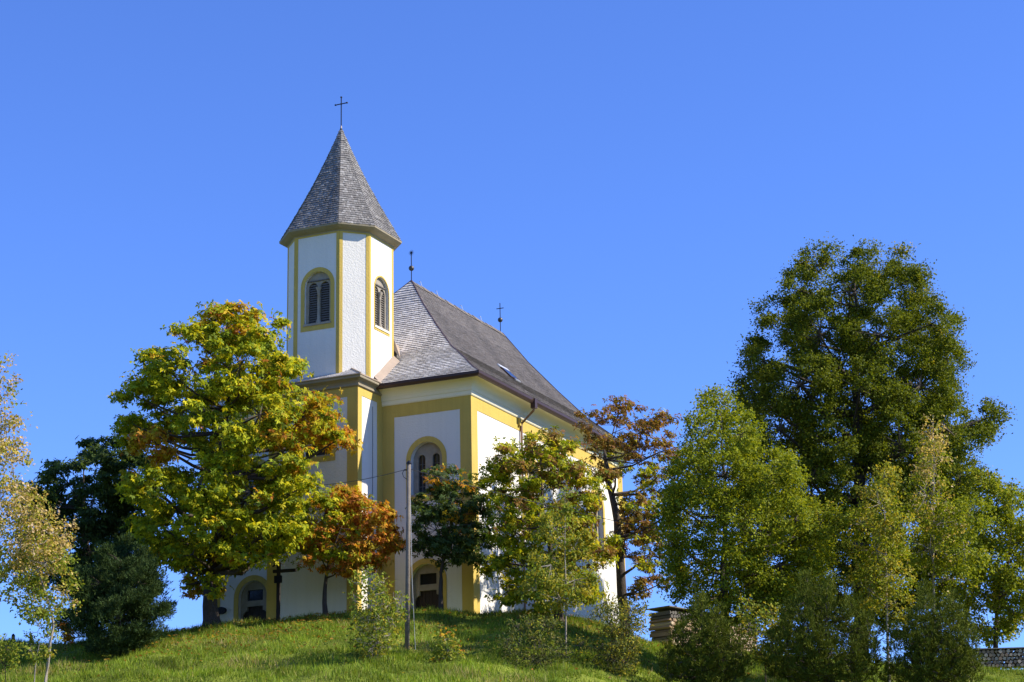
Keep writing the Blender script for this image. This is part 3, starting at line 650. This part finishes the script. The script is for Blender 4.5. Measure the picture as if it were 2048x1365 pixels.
L8 = [(1180, 838, 30, 24, .9), (1240, 815, 28, 18, .9), (1292, 838, 36, 24, .95), (1235, 850, 34, 26, .9), (1330, 850, 24, 26, .9), (1190, 895, 34, 26, .8), (1282, 890, 38, 28, .9), (1330, 900, 24, 30, .8), (1232, 945, 44, 28, .6), (1312, 958, 34, 34, .6), (1272, 1020, 38, 34, .6), (1320, 1040, 28, 38, .6), (1250, 1080, 28, 32, .6), (1300, 1110, 34, 38, .6), (1318, 1170, 20, 26, .7), (1280, 1180, 20, 26, .6)]
make_tree('chestnut_tree', 'thin reddish brown chestnut with bare dark limbs at the nave corner', 'tree', (1250, 1262), 107., L8, 'chestnut', 'brown', 'palm', .21, 7.5, .32, stem=[(1250, 1262), (1243, 1150), (1234, 1010), (1205, 920), (1230, 850)], sd=8, clump=.42, gap=.25)
L9 = [(1432, 802, 26, 24, .1), (1418, 865, 44, 42, .05), (1480, 870, 34, 46, .05), (1388, 930, 36, 42, .0), (1450, 950, 70, 52, .05), (1540, 950, 50, 52, .1), (1400, 1030, 56, 50, .02), (1500, 1040, 70, 52, .08), (1590, 1040, 38, 48, .12), (1378, 1110, 42, 42, .02), (1460, 1130, 60, 42, .05), (1560, 1130, 60, 42, .1), (1400, 1180, 42, 28, .1), (1620, 1100, 30, 34, .1), (1500, 1190, 52, 28, .15), (1350, 1010, 26, 40, .05), (1345, 1090, 24, 40, .1), (1440, 1225, 55, 26, .1), (1540, 1195, 50, 34, .2), (1610, 1170, 40, 40, .15), (1350, 1170, 30, 34, .3), (1640, 1050, 30, 45, .1)]
make_tree('broadleaf_tree', 'dense mid green tree standing right of the nave', 'tree', (1447, 1240), 92., L9, 'green', 'lindenA', 'leaf', .125, 25., .22, stem=[(1447, 1240), (1446, 1140), (1450, 1000), (1440, 820)], sd=9, clump=.4, gap=.14)
L10 = [(1655, 528, 50, 30, .15), (1752, 525, 55, 34, .12), (1602, 580, 44, 40, .1), (1700, 590, 70, 52, .15), (1800, 570, 52, 42, .1), (1560, 640, 42, 44, .02), (1640, 670, 70, 60, .03), (1760, 670, 70, 60, .06), (1860, 650, 48, 60, .1), (1528, 720, 36, 42, .0), (1600, 770, 70, 60, .0), (1720, 780, 80, 70, .05), (1840, 770, 70, 70, .06), (1895, 720, 28, 52, .1), (1508, 790, 34, 38, .0), (1560, 860, 60, 60, .0), (1680, 890, 80, 60, .02), (1800, 890, 80, 70, .04), (1895, 860, 40, 70, .06), (1972, 838, 20, 28, .1), (1620, 960, 70, 60, .0), (1740, 990, 80, 60, .0), (1860, 980, 70, 60, .05), (1600, 1060, 60, 52, .0), (1720, 1090, 80, 60, .0), (1850, 1090, 70, 60, .05), (1950, 870, 28, 22, .1), (1560, 1150, 60, 60, .0), (1660, 1170, 70, 60, .0), (1780, 1180, 70, 60, .0), (1890, 1170, 60, 60, .0), (1500, 930, 40, 60, 0), (1920, 960, 40, 60, .1), (1930, 1080, 45, 60, .05), (1640, 1250, 60, 40, 0), (1830, 1250, 60, 40, 0), (1530, 1040, 50, 60, 0)]
make_tree('linden_tree', 'tallest dense dark green tree on the right, higher than its neighbours', 'tree', (1720, 1310), 113., L10, 'linden', 'lindenA', 'leaf', .135, 21., .55, stem=[(1720, 1310), (1718, 1150), (1715, 950), (1710, 700), (1710, 540)], sd=10, clump=.48, gap=.48)
L11 = [(1767, 955, 20, 24, .7), (1760, 1008, 36, 34, .6), (1722, 1050, 36, 34, .4), (1790, 1060, 34, 34, .6), (1752, 1100, 50, 34, .5), (1780, 1150, 42, 34, .6), (1738, 1180, 42, 34, .5), (1792, 1210, 32, 28, .6)]
make_tree('slender_tree', 'yellowing slender tree in front of the tall linden, thin pale stem', 'tree', (1774, 1345), 90., L11, 'green', 'lindenA', 'leaf', .13, 15., .07, stem=[(1774, 1345), (1774, 1200), (1770, 1050), (1767, 950)], bark='barkpale', sd=11, clump=.3, gap=.12)
L12 = [(1866, 850, 18, 34, .9), (1870, 920, 28, 42, .7), (1852, 990, 36, 42, .4), (1888, 1040, 42, 42, .3), (1860, 1100, 50, 42, .2), (1930, 1100, 42, 42, .15), (1900, 1160, 42, 32, .2), (1940, 1030, 34, 36, .1)]
make_tree('slender_tree', 'tall slender tree with tan top right of the yellowing tree', 'tree', (1866, 1335), 94., L12, 'green', 'pale', 'leaf', .13, 13., .08, stem=[(1866, 1335), (1866, 1150), (1868, 950), (1866, 830)], bark='barkpale', sd=12, clump=.32, gap=.15)
L13 = [(1962, 965, 34, 24, .1), (2012, 1010, 38, 34, .05), (1985, 1055, 42, 34, .1), (2045, 1075, 34, 44, .05), (1992, 1130, 42, 34, .1), (2045, 1160, 34, 44, .1), (1962, 1185, 36, 30, .3), (2030, 1225, 34, 30, .3), (1990, 1262, 34, 22, .2), (2090, 1110, 45, 60, .1), (1990, 1000, 30, 30, .1), (1955, 1110, 34, 40, .1), (2020, 1180, 34, 34, .1), (1955, 1250, 30, 26, .2)]
make_tree('broadleaf_tree', 'loose green tree at the right edge above the low woodpile', 'tree', (1985, 1325), 106., L13, 'green', 'lindenA', 'leaf', .15, 17., .16, sd=13, clump=.4, gap=.12)
L14 = [(1130, 998, 18, 24, .6), (1112, 1060, 36, 32, .5), (1150, 1092, 32, 32, .6), (1102, 1130, 42, 32, .5), (1150, 1160, 42, 32, .5), (1072, 1180, 28, 24, .4), (1120, 1200, 40, 20, .5)]
make_tree('sapling', 'light yellow-green sapling in front of the brown chestnut', 'sapling', (1132, 1372), 86., L14, 'fresh', 'lindenA', 'leaf', .13, 12., .05, stem=[(1132, 1372), (1132, 1230), (1130, 1100), (1130, 990)], bark='barkpale', sd=14, clump=.26, gap=.2)
# shrubs and saplings of the foreground slope
SH = [('shrub', 'grey-green willow shrub below the nave corner', 'shrub', (1075, 1385), 84., [(1019, 1301, 13, 14, 0.3), (1029, 1336, 16, 16, 0.3), (1037, 1371, 11, 16, 0.3), (1016, 1282, 14, 16, 0.3), (1033, 1324, 18, 17, 0.3), (1041, 1366, 11, 15, 0.3), (1033, 1252, 14, 12, 0.3), (1039, 1287, 14, 14, 0.3), (1045, 1322, 13, 13, 0.3), (1055, 1357, 13, 12, 0.3), (1062, 1251, 12, 17, 0.3), (1068, 1287, 12, 14, 0.3), (1067, 1322, 16, 17, 0.3), (1064, 1357, 17, 15, 0.3), (1085, 1252, 17, 15, 0.3), (1079, 1287, 11, 13, 0.3), (1081, 1322, 14, 13, 0.3), (1075, 1357, 16, 15, 0.3), (1096, 1254, 16, 15, 0.3), (1090, 1289, 14, 12, 0.3), (1079, 1323, 16, 17, 0.3), (1084, 1358, 14, 13, 0.3), (1121, 1296, 15, 16, 0.3), (1099, 1333, 15, 17, 0.3), (1092, 1369, 14, 13, 0.3), (1126, 1310, 16, 16, 0.3), (1124, 1341, 16, 16, 0.3), (1100, 1373, 15, 14, 0.3)], 'willow', 'fresh', 'slim', .15, 5.5, .03),
      ('shrub', 'olive shrub with thin stems beside the tall woodpile', 'shrub', (1225, 1385), 85., [(1161, 1291, 12, 16, 0.4), (1190, 1330, 16, 14, 0.4), (1205, 1368, 15, 15, 0.4), (1198, 1234, 16, 17, 0.4), (1213, 1264, 15, 14, 0.4), (1205, 1293, 11, 12, 0.4), (1212, 1323, 13, 14, 0.4), (1224, 1352, 15, 15, 0.4), (1212, 1204, 12, 15, 0.4), (1226, 1232, 16, 13, 0.4), (1226, 1260, 17, 16, 0.4), (1228, 1288, 16, 16, 0.4), (1220, 1316, 18, 17, 0.4), (1218, 1344, 16, 16, 0.4), (1232, 1219, 17, 15, 0.4), (1238, 1245, 13, 16, 0.4), (1239, 1270, 14, 15, 0.4), (1240, 1296, 16, 14, 0.4), (1227, 1322, 13, 15, 0.4), (1226, 1348, 17, 13, 0.4), (1261, 1219, 16, 15, 0.4), (1251, 1245, 16, 15, 0.4), (1245, 1270, 12, 15, 0.4), (1254, 1296, 15, 12, 0.4), (1250, 1322, 16, 17, 0.4), (1236, 1348, 16, 12, 0.4), (1265, 1223, 17, 13, 0.4), (1266, 1248, 17, 13, 0.4), (1257, 1273, 17, 14, 0.4), (1262, 1298, 11, 14, 0.4), (1248, 1324, 16, 12, 0.4), (1258, 1349, 11, 16, 0.4), (1283, 1227, 12, 13, 0.4), (1274, 1258, 14, 12, 0.4), (1274, 1288, 12, 12, 0.4), (1256, 1319, 15, 16, 0.4), (1246, 1350, 13, 12, 0.4)], 'willow', 'lindenA', 'slim', .15, 5.5, .03),
      ('mountain_pine', 'low dark pine bush in front of the tall woodpile', 'shrub', (1400, 1392), 84., [(1399, 1208, 6, 14, 0), (1405, 1230, 8, 14, 0), (1405, 1252, 11, 14, 0), (1399, 1274, 13, 14, 0), (1402, 1296, 15, 14, 0), (1401, 1318, 18, 14, 0), (1404, 1340, 20, 14, 0), (1407, 1362, 20, 14, 0), (1362, 1258, 6, 14, 0), (1360, 1280, 8, 14, 0), (1369, 1302, 11, 14, 0), (1364, 1324, 13, 14, 0), (1368, 1346, 15, 14, 0), (1436, 1232, 6, 14, 0), (1439, 1254, 8, 14, 0), (1442, 1276, 11, 14, 0), (1437, 1298, 13, 14, 0), (1446, 1320, 15, 14, 0), (1446, 1342, 18, 14, 0), (1433, 1364, 20, 14, 0), (1331, 1305, 6, 14, 0), (1335, 1327, 8, 14, 0), (1340, 1349, 11, 14, 0), (1477, 1285, 6, 14, 0), (1475, 1307, 8, 14, 0), (1477, 1329, 11, 14, 0), (1472, 1351, 13, 14, 0), (1418, 1270, 6, 14, 0), (1419, 1292, 8, 14, 0), (1420, 1314, 11, 14, 0), (1417, 1336, 13, 14, 0), (1417, 1358, 15, 14, 0)], 'pine', 'willow', 'needle', .20, 6.5, .06),
      ('mountain_pine', 'largest dark pine bush, in front of the dense mid green tree', 'shrub', (1640, 1395), 83., [(1616, 1162, 6, 14, 0), (1616, 1184, 8, 14, 0), (1607, 1206, 11, 14, 0), (1607, 1228, 13, 14, 0), (1616, 1250, 15, 14, 0), (1615, 1272, 18, 14, 0), (1615, 1294, 20, 14, 0), (1609, 1316, 20, 14, 0), (1614, 1338, 20, 14, 0), (1614, 1360, 20, 14, 0), (1656, 1176, 6, 14, 0), (1652, 1198, 8, 14, 0), (1654, 1220, 11, 14, 0), (1654, 1242, 13, 14, 0), (1658, 1264, 15, 14, 0), (1662, 1286, 18, 14, 0), (1662, 1308, 20, 14, 0), (1656, 1330, 20, 14, 0), (1654, 1352, 20, 14, 0), (1576, 1222, 6, 14, 0), (1574, 1244, 8, 14, 0), (1573, 1266, 11, 14, 0), (1578, 1288, 13, 14, 0), (1576, 1310, 15, 14, 0), (1576, 1332, 18, 14, 0), (1584, 1354, 20, 14, 0), (1700, 1206, 6, 14, 0), (1701, 1228, 8, 14, 0), (1697, 1250, 11, 14, 0), (1694, 1272, 13, 14, 0), (1698, 1294, 15, 14, 0), (1695, 1316, 18, 14, 0), (1700, 1338, 20, 14, 0), (1708, 1360, 20, 14, 0), (1549, 1282, 6, 14, 0), (1545, 1304, 8, 14, 0), (1552, 1326, 11, 14, 0), (1552, 1348, 13, 14, 0), (1737, 1248, 6, 14, 0), (1739, 1270, 8, 14, 0), (1738, 1292, 11, 14, 0), (1738, 1314, 13, 14, 0), (1733, 1336, 15, 14, 0), (1742, 1358, 18, 14, 0), (1636, 1240, 6, 14, 0), (1629, 1262, 8, 14, 0), (1635, 1284, 11, 14, 0), (1635, 1306, 13, 14, 0), (1632, 1328, 15, 14, 0), (1632, 1350, 18, 14, 0)], 'pine', None, 'needle', .20, 6.5, .06),
      ('mountain_pine', 'rightmost dark pine bush beside the low woodpile', 'shrub', (1860, 1395), 83., [(1850, 1188, 6, 14, 0), (1852, 1210, 8, 14, 0), (1851, 1232, 11, 14, 0), (1853, 1254, 13, 14, 0), (1854, 1276, 15, 14, 0), (1846, 1298, 18, 14, 0), (1845, 1320, 20, 14, 0), (1857, 1342, 20, 14, 0), (1848, 1364, 20, 14, 0), (1906, 1206, 6, 14, 0), (1913, 1228, 8, 14, 0), (1908, 1250, 11, 14, 0), (1912, 1272, 13, 14, 0), (1908, 1294, 15, 14, 0), (1910, 1316, 18, 14, 0), (1903, 1338, 20, 14, 0), (1910, 1360, 20, 14, 0), (1825, 1246, 6, 14, 0), (1822, 1268, 8, 14, 0), (1825, 1290, 11, 14, 0), (1824, 1312, 13, 14, 0), (1816, 1334, 15, 14, 0), (1826, 1356, 18, 14, 0), (1941, 1268, 6, 14, 0), (1938, 1290, 8, 14, 0), (1935, 1312, 11, 14, 0), (1944, 1334, 13, 14, 0), (1940, 1356, 15, 14, 0), (1788, 1272, 6, 14, 0), (1790, 1294, 8, 14, 0), (1788, 1316, 11, 14, 0), (1791, 1338, 13, 14, 0), (1785, 1360, 15, 14, 0), (1883, 1236, 6, 14, 0), (1879, 1258, 8, 14, 0), (1885, 1280, 11, 14, 0), (1884, 1302, 13, 14, 0), (1875, 1324, 15, 14, 0), (1875, 1346, 18, 14, 0)], 'pine', None, 'needle', .20, 6.5, .06),
      ('sapling', 'light green sapling with thin pale stems left of the pole', 'sapling', (750, 1385), 84., [(711, 1203, 14, 14, 0.3), (710, 1231, 10, 15, 0.3), (717, 1259, 12, 16, 0.3), (725, 1287, 16, 13, 0.3), (732, 1315, 11, 14, 0.3), (741, 1343, 14, 15, 0.3), (734, 1143, 14, 13, 0.3), (722, 1166, 16, 13, 0.3), (736, 1189, 16, 15, 0.3), (741, 1212, 13, 15, 0.3), (734, 1235, 17, 15, 0.3), (730, 1258, 11, 12, 0.3), (747, 1281, 13, 14, 0.3), (736, 1304, 14, 13, 0.3), (739, 1327, 14, 14, 0.3), (760, 1165, 16, 16, 0.3), (755, 1189, 11, 15, 0.3), (760, 1213, 16, 14, 0.3), (756, 1237, 11, 15, 0.3), (753, 1261, 12, 11, 0.3), (758, 1285, 17, 11, 0.3), (757, 1309, 13, 12, 0.3), (748, 1333, 15, 15, 0.3), (762, 1187, 15, 13, 0.3), (775, 1212, 17, 14, 0.3), (776, 1237, 12, 11, 0.3), (767, 1263, 10, 12, 0.3), (762, 1288, 14, 12, 0.3), (754, 1313, 16, 13, 0.3), (769, 1339, 16, 13, 0.3), (797, 1200, 14, 14, 0.3), (793, 1223, 17, 14, 0.3), (785, 1247, 15, 12, 0.3), (779, 1271, 17, 14, 0.3), (780, 1295, 10, 13, 0.3), (777, 1319, 10, 14, 0.3), (774, 1342, 10, 14, 0.3)], 'fresh', 'lindenA', 'leaf', .13, 4.0, .035),
      ('sapling', 'knee-high bright sapling right of the pole foot', 'sapling', (896, 1350), 84., [(892, 1278, 12, 14, .4), (900, 1300, 20, 16, .3), (890, 1318, 22, 14, .3)], 'fresh', 'autumn', 'leaf', .13, 14., .02),
      ('sapling', 'thin yellow-green sapling under the pale slender tree', 'sapling', (68, 1372), 80., [(80, 1255, 22, 26, .3), (100, 1285, 14, 26, .3), (62, 1300, 16, 20, .2)], 'fresh', 'lindenA', 'leaf', .12, 11., .03),
      ('shrub', 'pale green shrub at the lower left edge', 'shrub', (12, 1372), 82., [(14, 1300, 20, 20, .2), (4, 1325, 24, 18, .2)], 'fresh', None, 'leaf', .12, 14., .02),
      ('shrub', 'small dark shrub with red leaves on the left crest', 'shrub', (130, 1288), 100., [(122, 1240, 14, 14, .1), (132, 1262, 12, 14, .7), (140, 1272, 7, 8, 1.)], 'dark', 'rust', 'leaf', .14, 22., .03),
      ('shrub', 'yellow-green shrub at the foot of the dense mid green tree', 'shrub', (1530, 1360), 88., [(1485, 1219, 12, 12, 0.4), (1498, 1262, 17, 16, 0.4), (1518, 1305, 13, 15, 0.4), (1499, 1220, 13, 17, 0.4), (1520, 1263, 17, 16, 0.4), (1516, 1305, 13, 15, 0.4), (1530, 1236, 12, 15, 0.4), (1530, 1273, 15, 13, 0.4), (1529, 1309, 12, 17, 0.4), (1543, 1228, 17, 15, 0.4), (1551, 1267, 17, 15, 0.4), (1539, 1307, 15, 14, 0.4), (1568, 1226, 11, 12, 0.4), (1558, 1266, 13, 15, 0.4), (1547, 1307, 13, 17, 0.4), (1577, 1237, 15, 13, 0.4), (1567, 1273, 16, 14, 0.4), (1558, 1310, 17, 13, 0.4)], 'fresh', 'lindenA', 'leaf', .13, 7.0, .03)]
for i, (nm, lb, ct, b_, Y_, lo_, p_, p2_, lf, sz, dn_, tr_) in enumerate(SH):
    make_tree(nm, lb, ct, b_, Y_, lo_, p_, p2_, lf, sz, dn_, tr_, bark='barkpale' if 'sapling' in nm else 'bark', sd=30+i, clump=.2 if lf != 'needle' else .2, gap=.12)

# ------------------------------------------------------------------ pole, wires, wayside cross, plaque, posts
PB = ground_hit(814, 1300); PY = PB[1]; top = at_depth(818, 927, PY)
pole = empty('utility_pole', tuple(PB)); tag(pole, 'weathered wooden pole standing on the slope before the nave', 'pole')
rel = top-PB
MB().tube([(0, 0, -.5), tuple(rel*.5), tuple(rel)], [.11, .10, .085], 12).build('post', MT['pole'], pole, True)
MB().lathe(tuple(rel), [(.12, -.03), (.12, .03), (.03, .12), (.001, .13)], 12).build('pole_cap', MT['iron'], pole)
q = rel+np.array([-.22, 0, -.30]); MB().tube([tuple(rel+np.array([0, 0, -.30])), tuple(q)], .03, 6).build('wire_clamp', MT['iron'], pole)
MB().tube([tuple(q), tuple(rel+np.array([-.30, 0, -.45])), tuple(rel+np.array([-.24, 0, -.62])), tuple(rel+np.array([-.08, 0, -.74]))], .016, 5).build('wire_loop', MT['wire'], pole)
gw = [at_depth(821, 1000, PY-.2), at_depth(824, 1150, PY-.2), at_depth(828, 1240, PY-.2), at_depth(831, 1300, PY-.2)]
MB().tube([tuple(p_-PB) for p_ in gw], .011, 4).build('guy_wire', MT['paleline'], pole)
def wire(name, label, A, B, sag):
    pts = [A*(1-f_)+B*f_+np.array([0, 0, -sag*4*f_*(1-f_)]) for f_ in np.linspace(0, 1, 14)]
    o = MB().tube(pts, .016, 4).build(name, MT['wire']); tag(o, label, 'wire', 'overhead wires of the pole')
A = top+np.array([-.22, 0, -.30])
def ch(u, v, z): P = C0+F*u+S*v; P[2] = z; return P
wire('overhead_wire', 'thin wire from the pole left across the tower to the chestnut', A, ch(-10.2, -2.8, 24.0), .25)
wire('overhead_wire', 'thin wire from the pole right into the brown chestnut tree', top+np.array([.1, 0, -.28]), at_depth(1445, 1085, 98.), .2)
cb = at_depth(556, 1244, 101.); cb[2] = ground(cb[0], 101.)
cx = empty('wayside_cross', tuple(cb), -AZ*.6); tag(cx, 'dark wooden wayside cross against the lower tower wall', 'wayside cross')
hc = 3.05
MB().box(-.085, .085, -.07, .07, -.3, hc).build('post', MT['darkwood'], cx)
MB().box(-.30, .95, -.06, .06, hc-.52, hc-.36).build('crossbeam', MT['darkwood'], cx)
MB().add([(-.33, -.1, hc-.20), (0, -.1, hc+.08), (.33, -.1, hc-.20), (-.33, .1, hc-.20), (0, .1, hc+.08), (.33, .1, hc-.20), (0, -.1, hc+.03), (0, .1, hc+.03)], [(0, 1, 4, 3), (1, 2, 5, 4), (0, 6, 1), (6, 2, 1), (3, 4, 7), (7, 4, 5)]).build('roof_board', MT['darkwood'], cx)
MB().box(-.20, .20, -.12, .0, hc-1.05, hc-.68).build('plaque', MT['iron'], cx)
pq = ch(-15.62, -.08, 17.95); o = MB().plate([(.34*math.cos(a), .20*math.sin(a)) for a in np.linspace(0, 2*math.pi, 25)[:-1]], [], lambda a, b, d: (a, d, b), -.06, .06).build('wall_plaque', MT['iron'])
o.location = pq; o.rotation_euler = (0, 0, -AZ); tag(o, 'small dark oval plaque on the wall beside the chestnut trunk', 'plaque')
for x, lb in ((26, 'leftmost short dark fence post on the left crest'), (62, 'short dark fence post nearer the red-leaved shrub')):
    b_ = at_depth(x, 1285, 101.); gz = float(ground(b_[0], 101.))
    o = MB().box(-.07, .07, -.07, .07, -.3, .42).add([(-.07, -.07, .42), (.07, -.07, .42), (.07, .07, .42), (-.07, .07, .42), (0, 0, .50)], [(0, 1, 4), (1, 2, 4), (2, 3, 4), (3, 0, 4)]).build('fence_post', MT['darkwood'])
    o.location = (b_[0], 101., gz); tag(o, lb, 'post', 'fence posts on the left crest')

# ------------------------------------------------------------------ woodpiles of split logs
def log_mesh(seed):
    r_ = random.Random(seed); n = r_.choice([3, 4, 5, 6]); R = .105; V = []
    for y in (0, 1):
        for k in range(n):
            a = 2*math.pi*k/n+r_.uniform(-.2, .2); rr = R*r_.uniform(.8, 1.1); V.append((rr*math.cos(a), y*1.0, rr*math.sin(a)))
    Fc = [tuple(range(n)), tuple(range(2*n-1, n-1, -1))]+[(k, k+n, (k+1) % n+n, (k+1) % n) for k in range(n)]
    me = bpy.data.meshes.new('log'); me.from_pydata(V, [], Fc); me.update()
    base = np.array([(.36, .25, .15), (.42, .31, .20), (.28, .19, .12), (.46, .36, .25), (.22, .16, .11)][seed % 5])*r_.uniform(.85, 1.15)
    ca = me.color_attributes.new('tint', 'FLOAT_COLOR', 'POINT'); c4 = np.ones((2*n, 4), np.float32); c4[:, :3] = base; ca.data.foreach_set('color', c4.ravel())
    me.materials.append(MT['log']); return me
LOGS = [log_mesh(i) for i in range(14)]
def woodpile(label, org, ang, length, height, depth, cap, toplen):
    """org = near left corner of the front face; logs lie across the pile"""
    o = empty('woodpile', tuple(org), ang); tag(o, label, 'woodpile', None)
    r_ = random.Random(len(label)); n = 0; step = .205
    restV, restF = [], []
    for j in range(int(height/.18)):
        for i in range(int(length/step)):
            x = .1+i*step+(.1 if j % 2 else 0)+r_.uniform(-.02, .02); z = .09+j*.18
            if z > height-toplen*x: continue
            if n >= 300:
                me_ = LOGS[r_.randrange(len(LOGS))]; b_ = len(restV); restV += [(x+v.co.x, v.co.y*depth, z+v.co.z) for v in me_.vertices]; restF += [tuple(b_+i_ for i_ in q.vertices) for q in me_.polygons]; continue
            lg = bpy.data.objects.new('log', LOGS[r_.randrange(len(LOGS))]); lg.location = (x, r_.uniform(-.07, .05), z); lg.scale = (1, depth, 1)
            lg.rotation_euler = (r_.uniform(-.02, .02), r_.uniform(0, 6.28), r_.uniform(-.03, .03)); link(lg, o); n += 1
    if restV:
        ro = py_mesh('logs', restV, restF, MT['louvre'], o); ro['kind'] = 'stuff'
    MB().plate([(-.05, height+.02), (length+.1, height+.02-toplen*length), (length+.1, height+.07-toplen*length), (-.05, height+.07)], [], lambda a, b, d: (a, d, b), -.06, depth+.05).build('cover_board', MT[cap], o)
    return o
w1 = at_depth(1342, 1300, 101.5); w1[2] = float(ground(w1[0], 101.5))-.1
wp1 = woodpile('tall split-log woodpile with grey cover right of the church', w1, math.radians(45), 7.0, 2.15, 1.45, 'pole', .03)
w2 = at_depth(1885, 1338, 103.); w2[2] = float(ground(w2[0], 103.))+.05
woodpile('low split-log woodpile under a pale board at the right edge', w2, math.radians(-4), 5.6, .92, 1.0, 'barkpale', .0)

# ------------------------------------------------------------------ grass
def grass():
    n = 340000; g = np.random.default_rng(5)
    Y = 75+28*g.random(n)**.9; X = (-.30+.60*g.random(n))*Y
    nz = np.sin(X*1.3+Y*.6)*np.sin(Y*1.1-X*.4)+np.sin(X*3.1+2)*np.sin(Y*2.7)*.6
    keep = g.random(n) < .55+.35*nz; X, Y, nz = X[keep], Y[keep], nz[keep]; n = len(X)
    Z = ground(X, Y); h = (.13+.20*g.random(n)**2)*(1+.45*nz); h = np.clip(h, .06, .55)
    lean = g.normal(size=(n, 2))*.35; P = np.stack([X, Y, Z-.02], -1)
    th = g.random(n)*math.pi; wv = np.stack([np.cos(th), np.sin(th), np.zeros(n)], -1)*(.012+.014*g.random(n))[:, None]
    tip = P+np.stack([lean[:, 0]*h, lean[:, 1]*h, h], -1)
    V = np.stack([P-wv, P+wv, tip], 1).reshape(-1, 3)
    pal = np.array([(.185, .265, .018), (.225, .305, .022), (.14, .21, .016), (.30, .32, .04), (.38, .33, .10)])
    pr = np.array([.36, .28, .22, .10, .04]); c_ = pal[g.choice(5, size=n, p=pr)]*(.8+.4*g.random((n, 1)))
    c_ = c_*np.clip(.92+.22*(np.sin(X*1.1+Y*.35)*np.sin(Y*.8+X*.15)+.6*np.sin(X*2.9+Y*1.7+1)), .55, 1.2)[:, None]
    dry = (np.sin(X*.5+Y*.9)+np.sin(X*.23-Y*.7+1)) > 1.25
    c_ = np.where((dry & (g.random(n) < .35))[:, None], np.array([.36, .29, .11])*(.8+.4*g.random((n, 1))), c_)
    o = np_mesh('grass', V, np.arange(3*n).reshape(n, 3), MT['grass'], None, np.repeat(c_, 3, 0)); tag(o, 'short green meadow grass on the hillside', 'grass', kind='stuff')
grass()

# fallen autumn leaves
def fallen():
    g = np.random.default_rng(9); P = []
    for cx_, cy_, sx, sy, n in ((at_depth(425, 1250, 97.)[0], 96., 5.5, 3.5, 900), (at_depth(650, 1232, 100.5)[0], 99., 2.5, 2.0, 500), (at_depth(1118, 1225, 99.)[0], 97., 4., 3., 700), (0., 92., 14., 6., 700)):
        P.append(np.stack([cx_+g.normal(size=n)*sx, np.minimum(cy_+g.normal(size=n)*sy, 102.)], -1))
    P = np.concatenate(P); n = len(P); Q = np.stack([P[:, 0], P[:, 1], ground(P[:, 0], P[:, 1])+.08+.12*g.random(n)], -1)
    D = unit(g.normal(size=(n, 3))*np.array([1, 1, .3])); N = unit(g.normal(size=(n, 3))*.5+np.array([0, 0, 1.]))
    L = .12+.10*g.random(n); V_, F_ = leaf_quads(Q, D, N, L, L*.5)
    pal = np.array([(.34, .17, .03), (.26, .12, .03), (.40, .28, .05), (.20, .11, .04)]); c_ = pal[g.integers(4, size=n)]
    o = np_mesh('fallen_leaves', V_, F_, MT['leaf'], None, np.repeat(c_, 4, 0)); tag(o, 'scattered fallen autumn leaves in the grass', 'leaves', kind='stuff')
fallen()
